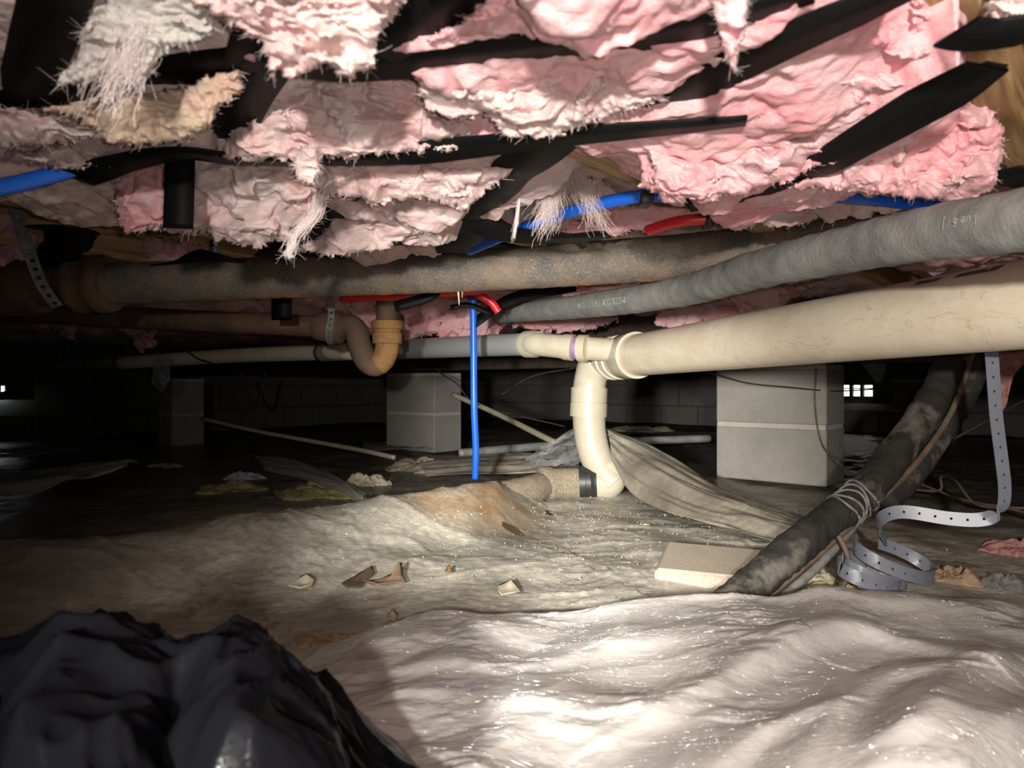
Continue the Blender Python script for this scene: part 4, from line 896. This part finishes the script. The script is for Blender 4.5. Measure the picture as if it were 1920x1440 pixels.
# ------------------------------------------------------------------ foreground poly sheet
def cl(a): return np.clip(a, 0, 1)
def sheet_patch():
    nx, ny = 760, 400
    x, y = np.meshgrid(np.linspace(-0.42, 1.15, nx), np.linspace(0.30, 1.14, ny), indexing='ij')
    P2 = np.stack([x, y], -1); Q = np.stack([x, y, 0 * x], -1)
    edge = np.array([[-0.36, 0.30], [-0.33, 0.62], [-0.285, 0.90], [-0.20, 0.985], [-0.085, 1.045], [0.15, 1.075], [0.40, 1.075], [0.72, 1.06], [1.0, 1.08], [1.3, 1.06]])
    d = np.full(x.shape, 9.0)
    for a, b_ in zip(edge[:-1], edge[1:]): dd, _ = seglen(P2, a, b_); d = np.minimum(d, dd)
    yl = np.interp(x, edge[2:, 0], edge[2:, 1]); xl = np.interp(y, edge[:3, 1], edge[:3, 0])
    inside = (y < yl) & (x > xl)
    sd = np.where(inside, d, -d)
    e = np.clip(sd / 0.06, 0, 1); e = e * e * (3 - 2 * e)
    z = ground(x, y) + 0.004 + e * (0.040 + 0.015 * noise(Q * 3.1))
    # traced folds: (pixel polyline, assumed height, amplitude, width)
    folds = [([(1150,1345),(1270,1290),(1400,1230),(1500,1185),(1600,1163),(1700,1178),(1810,1225)], 0.07, 0.030, 0.028),
             ([(1000,1215),(1100,1190),(1250,1175),(1400,1190),(1500,1215)], 0.06, 0.012, 0.05),
             ([(1480,1420),(1560,1330),(1640,1260),(1780,1245)], 0.08, 0.028, 0.03),
             ([(1600,1440),(1700,1360),(1740,1290),(1810,1225),(1960,1140)], 0.09, 0.065, 0.05),
             ([(1750,1440),(1830,1340),(1960,1230)], 0.11, 0.08, 0.045),
             ([(640,1290),(800,1270),(950,1260),(1080,1225)], 0.04, 0.014, 0.03),
             ([(700,1400),(900,1330),(1100,1330),(1300,1360)], 0.05, 0.016, 0.04),
             ([(1140,1120),(1300,1112),(1500,1120),(1700,1135),(1960,1120)], 0.055, 0.014, 0.035),
             ([(1300,1440),(1420,1370),(1560,1340)], 0.07, 0.018, 0.02)]
    for px, zz, amp, w in folds:
        amp = amp * 0.55; w = w * 0.8
        L = smooth([G(a, b_, zz)[:2] for a, b_ in px], 22); dd = np.full(x.shape, 9.0); tt = np.zeros(x.shape); sg = np.zeros(x.shape)
        for i, (a, b_) in enumerate(zip(L[:-1], L[1:])):
            q, t = seglen(P2, a, b_); mk_ = q < dd; tt = np.where(mk_, (i + t) / 21, tt)
            n_ = np.array([-(b_ - a)[1], (b_ - a)[0]]); sg = np.where(mk_, np.sign((P2 - a) @ n_), sg); dd = np.where(mk_, q, dd)
        ww = np.where(sg > 0, w * 1.7, w * 0.8)
        z = z + e * amp * np.exp(-(dd / ww) ** 2) * np.sin(np.pi * np.clip(tt * 0.8 + 0.1, 0, 1)) ** 0.7
    wv = 0.10 * noise(Q * 4 + 2)
    r1 = np.clip(1 - np.abs(noise(np.stack([(x + 0.6 * y) * 4 + wv * 5, (y - 0.35 * x) * 17 + wv * 14, 0 * x + 2], -1))), 0, 1)
    r2 = np.clip(1 - np.abs(noise(np.stack([(x - 0.4 * y) * 9 + wv * 8, (y + 0.3 * x) * 30 + wv * 20, 0 * x + 6], -1))), 0, 1)
    r3 = np.clip(1 - np.abs(noise(Q * 42 + 3 * noise(Q * 11)[..., None])), 0, 1)
    r4 = np.clip(1 - np.abs(noise(Q * 95 + 3 * noise(Q * 23)[..., None])), 0, 1)
    mk2 = np.clip(0.35 + 1.4 * noise(Q * 8 + 47), 0, 1)
    q1 = cl(1 - np.abs(noise(np.stack([(x + 0.5 * y) * 3 + wv * 3, (y - 0.3 * x) * 8 + wv * 6, 0 * x + 2], -1))))
    q2 = cl(1 - np.abs(noise(np.stack([(x - 0.5 * y) * 9 + wv * 5, (y + 0.35 * x) * 17 + wv * 9, 0 * x + 6], -1))))
    q3 = cl(1 - np.abs(noise(Q * 36 + 2 * noise(Q * 11)[..., None]))); q4 = cl(1 - np.abs(noise(Q * 85 + 2 * noise(Q * 23)[..., None])))
    rs = np.random.default_rng(21); fac = 0 * x
    for lam, A_, wp, m_ in ((0.34, .010, .35, 0), (0.26, .008, .35, 0), (0.19, .006, .4, 0), (0.13, .0045, .45, 0), (0.085, .0028, .5, 1), (0.06, .0022, .5, 1), (0.04, .0016, .6, 1), (0.028, .0011, .6, 1), (0.02, .0008, .6, 1)):
        a = rs.uniform(0, math.pi) * 0.6 + 0.9; w1 = wp * noise(Q * 0.45 / lam + rs.uniform(0, 50)); u = (math.cos(a) * x + math.sin(a) * y) / lam + w1 + rs.uniform(0, 1)
        tri = 2 * np.abs(u - np.floor(u + 0.5)); k_ = np.clip(0.55 + 1.2 * noise(Q * 0.6 / lam + rs.uniform(0, 50)), 0, 1)
        fac = fac + 1.55 * A_ * tri * k_ * (mk2 if m_ else 1)
    z = z + e * (fac + 0.006 * q1 + 0.0008 * q4 ** 1.6 * mk2 - 0.010)
    x = x + e * 0.006 * noise(Q * 9 + 31); y = y + e * 0.006 * noise(Q * 9 + 61)
    V = np.stack([x, y, z], -1); keep = sd > -0.004
    idx = np.full(x.shape, -1); idx[keep] = np.arange(keep.sum())
    q = keep[:-1, :-1] & keep[1:, :-1] & keep[1:, 1:] & keep[:-1, 1:]
    i0 = np.stack([idx[:-1, :-1], idx[1:, :-1], idx[1:, 1:], idx[:-1, 1:]], -1)[q]
    return V[keep], i0
V, Fa = sheet_patch()
tag(mk('poly_sheet', V, Fa, M_POLY), 'crumpled milky white plastic sheet heaped across the foreground', 'plastic sheet')

# ---- black bag at lower left
def crumple(name, c, rad, m, seed, nu=150, nv=110, a1=0.10, a2=0.05, flat=-1.0, sq=1.0):
    u, v = np.meshgrid(np.linspace(0, 2 * math.pi, nu, endpoint=False), np.linspace(0.02, math.pi - 0.02, nv), indexing='ij')
    D = np.stack([np.cos(u) * np.sin(v), np.sin(u) * np.sin(v), np.cos(v)], -1)
    Q = D * 1.6 + seed * 7.7
    W = Q + 0.4 * np.stack([noise(Q), noise(Q + 9), noise(Q + 19)], -1)
    r = 1 + a1 * 2 * noise(W) - a1 * 1.5 * np.clip(1 - np.abs(noise(W * 1.7 + 4)), 0, 1) ** 5 + a2 * np.clip(1 - np.abs(noise(W * 3.2)), 0, 1) ** 4 + a2 * .5 * np.clip(1 - np.abs(noise(W * 7)), 0, 1) ** 3
    P = D * r[..., None] * np.array(rad); P[..., 2] = np.maximum(P[..., 2], flat * rad[2]); P = P + np.array(c)
    return P.reshape(-1, 3), gridfaces(nu, nv).tolist() + [[(k * nv) for k in range(nu)][::-1], [k * nv + nv - 1 for k in range(nu)]] + [[(nu - 1) * nv + j, (nu - 1) * nv + j + 1, j + 1, j] for j in range(nv - 1)]
def bagmesh():
    # crumpled bag as a draped height field with a real base
    nx, ny = 220, 180
    x, y = np.meshgrid(np.linspace(-0.56, -0.045, nx), np.linspace(0.22, 0.62, ny), indexing='ij')
    Q = np.stack([x, y, 0 * x], -1)
    # silhouette: pixel outline taken at a depth of 0.46
    sil = np.array([[-200, 1260], [-60, 1250], [40, 1235], [110, 1176], [200, 1195], [330, 1214], [390, 1212], [440, 1192], [500, 1215], [560, 1262], [620, 1320], [660, 1375], [690, 1420], [735, 1470], [790, 1540]], float)
    xs = (sil[:, 0] - 960) / F * 0.46; zs = CAMZ - (sil[:, 1] - 720) / F * 0.46
    top = np.interp(x * 0.46 / np.clip(y, 0.40, 0.50), xs, zs)
    yy = (y - 0.46)
    fall = np.where(yy > 0, np.sqrt(np.clip(1 - (yy / 0.13) ** 2, 0, 1)), 1 - 0.9 * (np.abs(yy) / 0.24) ** 1.6 * 0.55)
    z = np.maximum(top, 0.01) * fall
    W = Q + 0.03 * np.stack([noise(Q * 12), noise(Q * 12 + 9), 0 * x], -1)
    z = z - 0.022 * np.clip(1 - np.abs(noise(W * 9 + 4)), 0, 1) ** 4 * np.clip(np.abs(yy) / 0.05, 0, 1)
    z = z + (0.012 * np.clip(1 - np.abs(noise(W * 16 + 1)), 0, 1) ** 5 + 0.005 * np.clip(1 - np.abs(noise(W * 40 + 3)), 0, 1) ** 3) * np.clip(fall, 0, 1) + 0.010 * noise(Q * 15) * np.clip(np.abs(yy) / 0.05, 0, 1)
    z = np.maximum(z, 0.004)
    V = np.stack([x, y, z], -1); n = nx * ny
    bot = V.copy(); bot[..., 2] = 0.002
    Fa = np.concatenate([gridfaces(nx, ny)[:, ::-1], gridfaces(nx, ny) + n])
    ring = np.concatenate([np.arange(nx) * ny, (nx - 1) * ny + np.arange(1, ny), (np.arange(nx - 2, -1, -1)) * ny + ny - 1, np.arange(ny - 2, 0, -1)])
    r2 = np.roll(ring, -1)
    Fa = np.concatenate([Fa, np.stack([ring, r2, r2 + n, ring + n], -1)])
    return np.concatenate([V.reshape(-1, 3), bot.reshape(-1, 3)]), Fa
V, Fa = bagmesh()
tag(mk('trash_bag', V, Fa, M_BAG), 'crumpled shiny black plastic bag at the lower left corner', 'bag')

# ---- draped plastic right of riser, wrap on the left of it
def loft(name, e0, e1, m, label, cat, amp=0.008, n=80, k=40, sag=0.0, seed=0, thick=0.0008):
    A = smooth(e0, n); B = smooth(e1, n); t = np.linspace(0, 1, k)
    V = A[:, None, :] * (1 - t[None, :, None]) + B[:, None, :] * t[None, :, None]
    un = np.linspace(0, 1, n)[:, None] + 0 * t[None]
    N3 = np.stack([un * 2.2 + seed, t[None] * 6 + 0 * un, 0 * un + seed], -1)
    V[..., 2] += amp * noise(N3) + amp * .6 * np.clip(1 - np.abs(noise(N3 * np.array([1.2, 3, 1]))), 0, 1) ** 3 + sag * np.sin(np.pi * t)[None]
    V[..., 1] += amp * noise(N3 + 9)
    o = mk(name, V.reshape(-1, 3), gridfaces(n, k), m); md = o.modifiers.new('solid', 'SOLIDIFY'); md.thickness = thick
    return tag(o, label, cat)
loft('plastic_drape', [U(1135, 806, 2.28), U(1200, 828, 2.2), U(1270, 866, 2.1), U(1350, 912, 1.95), U(1430, 950, 1.8), U(1510, 985, 1.65)],
     [U(1148, 868, 2.12), U(1180, 918, 2.02), U(1240, 958, 1.85), U(1320, 985, 1.70), U(1400, 1004, 1.58), U(1480, 1024, 1.48)], M_DRAPE, 'dusty grey plastic strip draped from the riser down to the floor', 'plastic sheet', 0.010, sag=0.025)
loft('plastic_wrap', [U(985, 870, 2.5), U(1015, 845, 2.5), U(1050, 820, 2.48), U(1095, 806, 2.45)], [U(1000, 885, 2.42), U(1040, 880, 2.38), U(1075, 872, 2.34), U(1110, 860, 2.30)], M_CLEAR, 'shiny clear plastic wrap bunched left of the white riser', 'plastic sheet', 0.02, 60, 40, 0.02, 3)
loft('plastic_wrap', [U(780, 872, 2.75), U(880, 858, 2.75), U(980, 850, 2.72), U(1080, 862, 2.6)], [U(800, 895, 2.45), U(900, 892, 2.45), U(1000, 890, 2.42), U(1090, 885, 2.35)], M_DRAPE, 'flat grey plastic fold lying behind the blue vertical pipe', 'plastic sheet', 0.012, 60, 30, 0.01, 5)
loft('plastic_wrap', [U(-60, 846, 3.3), U(60, 840, 3.4), U(130, 842, 3.4)], [U(-60, 862, 2.9), U(60, 856, 3.0), U(150, 846, 3.2)], M_SHEETL, 'pale bluish plastic fold at the far left edge', 'plastic sheet', 0.012, 40, 20, 0.01, 6)
loft('plastic_wrap', [U(-60, 895, 2.3), U(80, 882, 2.45), U(190, 870, 2.6), U(260, 868, 2.6)], [U(-60, 930, 2.05), U(60, 922, 2.1), U(140, 900, 2.25), U(230, 884, 2.4)], M_SHEETL, 'bluish grey plastic sheet spread on the ground at left', 'plastic sheet', 0.015, 50, 26, 0.012, 7)
loft('plastic_wrap', [U(495, 985, 1.62), U(530, 968, 1.66), U(590, 960, 1.68), U(605, 985, 1.62)], [U(500, 1000, 1.56), U(530, 1018, 1.50), U(570, 1022, 1.50), U(602, 1002, 1.55)], M_CLEAR, 'small crumpled clear plastic flap on the ridge', 'plastic sheet', 0.014, 40, 24, 0.012, 8)
loft('plastic_wrap', [U(290, 672, 3.05), U(305, 668, 3.05), U(322, 670, 3.05)], [U(283, 722, 3.05), U(305, 738, 3.04), U(318, 715, 3.05)], M_CLEAR, 'scrap of plastic hanging from the white pipe at left', 'plastic sheet', 0.014, 24, 24, 0, 9)
loft('plastic_wrap', [U(470, 855, 2.75), U(560, 868, 2.6), U(650, 905, 2.2), U(700, 930, 2.0)], [U(500, 885, 2.3), U(570, 900, 2.15), U(630, 925, 2.0), U(670, 945, 1.9)], M_CLEAR, 'thin clear plastic film lying left of the buried pipe', 'plastic sheet', 0.012, 40, 24, 0.01, 10)
loft('plastic_film', [U(1860, 670, 1.75), U(1900, 660, 1.75), U(1960, 660, 1.75)], [U(1872, 790, 1.75), U(1885, 760, 1.75), U(1895, 690, 1.75)], M_PINKSC, 'dim pink paper scrap hanging behind the grey strap', 'scrap', 0.01, 24, 20, 0, 12)
loft('plastic_film', [U(1612, 678, 2.9), U(1640, 676, 2.9), U(1664, 676, 2.9)], [U(1636, 712, 2.9), U(1645, 722, 2.9), U(1656, 716, 2.9)], M_DRAPE, 'grey rag of plastic hanging beside the bright vent', 'scrap', 0.01, 24, 20, 0, 13)

# ---- debris on the floor
def gp(px, py, lift=0.0):
    z = 0.0
    for _ in range(6):
        p = G(px, py, z); z = float(ground(np.array([p[0]]), np.array([p[1]]))[0]) + 0.006 + lift
    return G(px, py, z)
def lump(name, px, py, rx, rz, m, label, cat, seed, ry=None, d=None, parent=None, a1=.22):
    p = gp(px, py); rw = rx / F * p[1]; h = rz / F * p[1] * 1.15; nr, na = 26, 72
    rr, th = np.meshgrid(np.linspace(0.02, 1, nr), np.linspace(0, 2 * math.pi, na, endpoint=False), indexing='ij')
    ol = 1 + 0.45 * noise(np.stack([np.cos(th) * 1.3 + seed * 9.1, np.sin(th) * 1.3, 0 * th], -1)) + 0.16 * noise(np.stack([np.cos(th) * 5 + seed * 9.1, np.sin(th) * 5, 0 * th], -1))
    X = np.cos(th) * rr * ol; Y = np.sin(th) * rr * ol; Q = np.stack([X, Y, 0 * X + seed * 3.3], -1)
    hz = (np.clip(1 - rr ** 2.2, 0, 1) ** 0.6) * (0.55 + 0.7 * noise(Q * 1.7) + 0.5 * np.clip(1 - np.abs(noise(Q * 2.6 + 4)), 0, 1) ** 3 - 0.2 + 0.08 * noise(Q * 5))
    top_ = np.stack([p[0] + X * rw + 0.1 * rw * noise(Q * 4 + 8), p[1] + Y * (ry or rw * 0.7), p[2] - 0.004 + np.maximum(hz, 0.02) * h], -1)
    bot_ = top_.copy(); bot_[..., 2] = p[2] - 0.008; n_ = nr * na
    V = np.concatenate([top_.reshape(-1, 3), bot_.reshape(-1, 3)])
    g_ = gridfaces(nr, na, 0, True); er = (nr - 1) * na + np.arange(na); e2 = np.roll(er, -1)
    Fc = g_.tolist() + (g_[:, ::-1] + n_).tolist() + np.stack([er, e2, e2 + n_, er + n_], -1).tolist() + [list(range(na))]
    o = mk(name, V, Fc, m); return tag(o, label, cat)
V, Fc = box(gp(1345, 1078) + np.array([0, .01, .010]), np.array([0.098, -0.030, -.002]), np.array([0.028, 0.075, 0.008]), [0, -0.002, 0.018], 0.007)
V = V + 0.0025 * np.stack([noise(V * 40), noise(V * 40 + 9), noise(V * 40 + 19)], -1)
tag(mk('paver_slab', V, Fc, M_PAVER, None, False), 'pale sandy paver slab under the black insulated line', 'slab')
lump('crumpled_paper', 1790, 1085, 50, 26, M_PAPER, 'crumpled brown paper beside the coiled strap', 'paper', 1)
lump('clear_bag', 1880, 1098, 46, 26, M_CLEAR, 'small crumpled clear bag at the right edge', 'bag', 2)
lump('insulation_scrap', 1900, 1030, 62, 20, M_PINKSC, 'pink insulation scrap on the floor at the right edge', 'scrap', 3)
lump('foam_chunk', 1570, 1108, 55, 20, M_YELLOW, 'lump of pale yellow foam below the coiled strap', 'debris', 4)
lump('foam_chunk', 1530, 1085, 45, 18, M_DEBRIS, 'pale crumbly foam between the black line and coiled strap', 'debris', 5)
lump('foam_chunk', 1207, 985, 18, 6, M_DEBRIS, 'small pale foam chunk in front of the draped plastic', 'debris', 6)
lump('foam_chunk', 690, 905, 40, 18, M_DEBRIS, 'pale crumbly lump on the ridge left of the blue pipe', 'debris', 7)
lump('batt_scrap', 430, 915, 70, 12, M_GREENY, 'yellow green batt scrap on the ridge at left', 'scrap', 8)
lump('batt_scrap', 600, 925, 90, 16, M_GREENY, 'yellow green batt scrap under clear film near the buried pipe', 'scrap', 9)
lump('plastic_scrap', 460, 897, 34, 12, M_SHEETL, 'small white crumpled plastic scrap at left', 'scrap', 10)
lump('red_scrap', 208, 884, 22, 5, M_REDRAG, 'dim red scrap on the ground at far left', 'scrap', 11)
lump('paper_scrap', 310, 872, 30, 5, M_CARD, 'small pale paper scrap before the far left pier', 'scrap', 12)
lump('insulation_scrap', 1200, 806, 55, 9, M_DEBRIS, 'pale debris heap on the ground behind the riser', 'debris', 13)
lump('soil_lump', 605, 1195, 55, 10, M_PAPER, 'lump of brown soil at the edge of the white sheet', 'soil', 14)
lump('debris_heap', 790, 880, 70, 18, M_BURIED, 'greyish dusty heap at the foot of the blue pipe', 'debris', 15)
def sheetbit(name, poly, m, label, cat, lift=0.004, curl=0.012, seed=0):
    P = np.array([gp(a, b_, lift) for a, b_ in poly]); c = P.mean(0); n = len(P); V = [c]; 
    rings = 5; Fc = []
    for r in range(1, rings + 1):
        for p in P: V.append(c + (p - c) * r / rings)
    V = np.array(V); V[:, 2] += curl * (0.5 + noise(V * 18 + seed)) * (np.linalg.norm(V - c, axis=1) / np.linalg.norm(P - c, axis=1).max())
    for k in range(n):
        Fc.append([0, 1 + k, 1 + (k + 1) % n])
        for r in range(rings - 1):
            a = 1 + r * n + k; b_ = 1 + r * n + (k + 1) % n; Fc.append([a, a + n, b_ + n, b_])
    o = mk(name, V, Fc, m); md = o.modifiers.new('s', 'SOLIDIFY'); md.thickness = 0.0012; return tag(o, label, cat)
sheetbit('dry_leaf', [(540,1105),(558,1090),(575,1082),(590,1090),(585,1100),(562,1112)], M_DEBRIS, 'pale torn scrap lying in the shadow left of the brown leaf', 'leaf', seed=1)
sheetbit('dry_leaf', [(680,1102),(690,1090),(715,1088),(735,1085),(755,1072),(752,1086),(762,1094),(735,1104),(705,1112)], M_PAPER, 'brown dry leaf in the middle of the shadow', 'leaf', seed=2, curl=.03)
sheetbit('dry_leaf', [(640,1100),(665,1082),(698,1065),(700,1080),(685,1092),(676,1106),(650,1108)], M_BROWNW, 'dark brown leaf just left of the larger leaf', 'leaf', seed=3)
sheetbit('dry_leaf', [(834,1074),(842,1066),(847,1072),(846,1078),(836,1080)], M_TRAPOR, 'small orange leaf bit at the shadow edge', 'leaf', seed=4)
sheetbit('dry_leaf', [(724,1160),(735,1152),(745,1158),(738,1168)], M_PAPER, 'small brown scrap near the edge of the white sheet', 'leaf', seed=5)
sheetbit('paper_scrap', [(930,1104),(960,1094),(975,1112),(940,1118)], M_DEBRIS, 'pale card scrap at the edge of the white sheet', 'scrap', seed=6)
sheetbit('cardboard_scrap', [(666,830),(720,828),(745,820),(780,812),(830,840),(800,850),(740,845),(700,850),(668,846)], M_CARD, 'dusty cardboard scrap at the foot of the middle pier', 'cardboard', lift=.015, curl=.06, seed=7)
sheetbit('paper_scrap', [(200,1105),(225,1098),(240,1110),(232,1125),(206,1118)], M_PAPER, 'tan scrap on the dim slope at left', 'scrap', seed=8)
# sprinkled crumbs of pale foam
parts = []
r2 = np.random.default_rng(5)
for i in range(620):
    px = r2.normal(1100, 230); py = r2.choice([r2.normal(1010, 40), r2.normal(960, 14)])
    if py > 1095 or py < 925: continue
    p = gp(px, py); s = r2.uniform(0.0005, 0.0021); Dv = r2.normal(size=(6, 3)) * .3
    V = np.array([[1,0,0],[-1,0,0],[0,1,0],[0,-1,0],[0,0,1],[0,0,-1]]) + Dv; parts.append((p + V * s, [[0,2,4],[2,1,4],[1,3,4],[3,0,4],[2,0,5],[1,2,5],[3,1,5],[0,3,5]]))
V, Fc = join(parts); tag(mk('foam_crumbs', V, Fc, M_DEBRIS, None, False), 'pale foam crumbs sprinkled over the dusty plastic', 'crumbs', None, 'stuff')
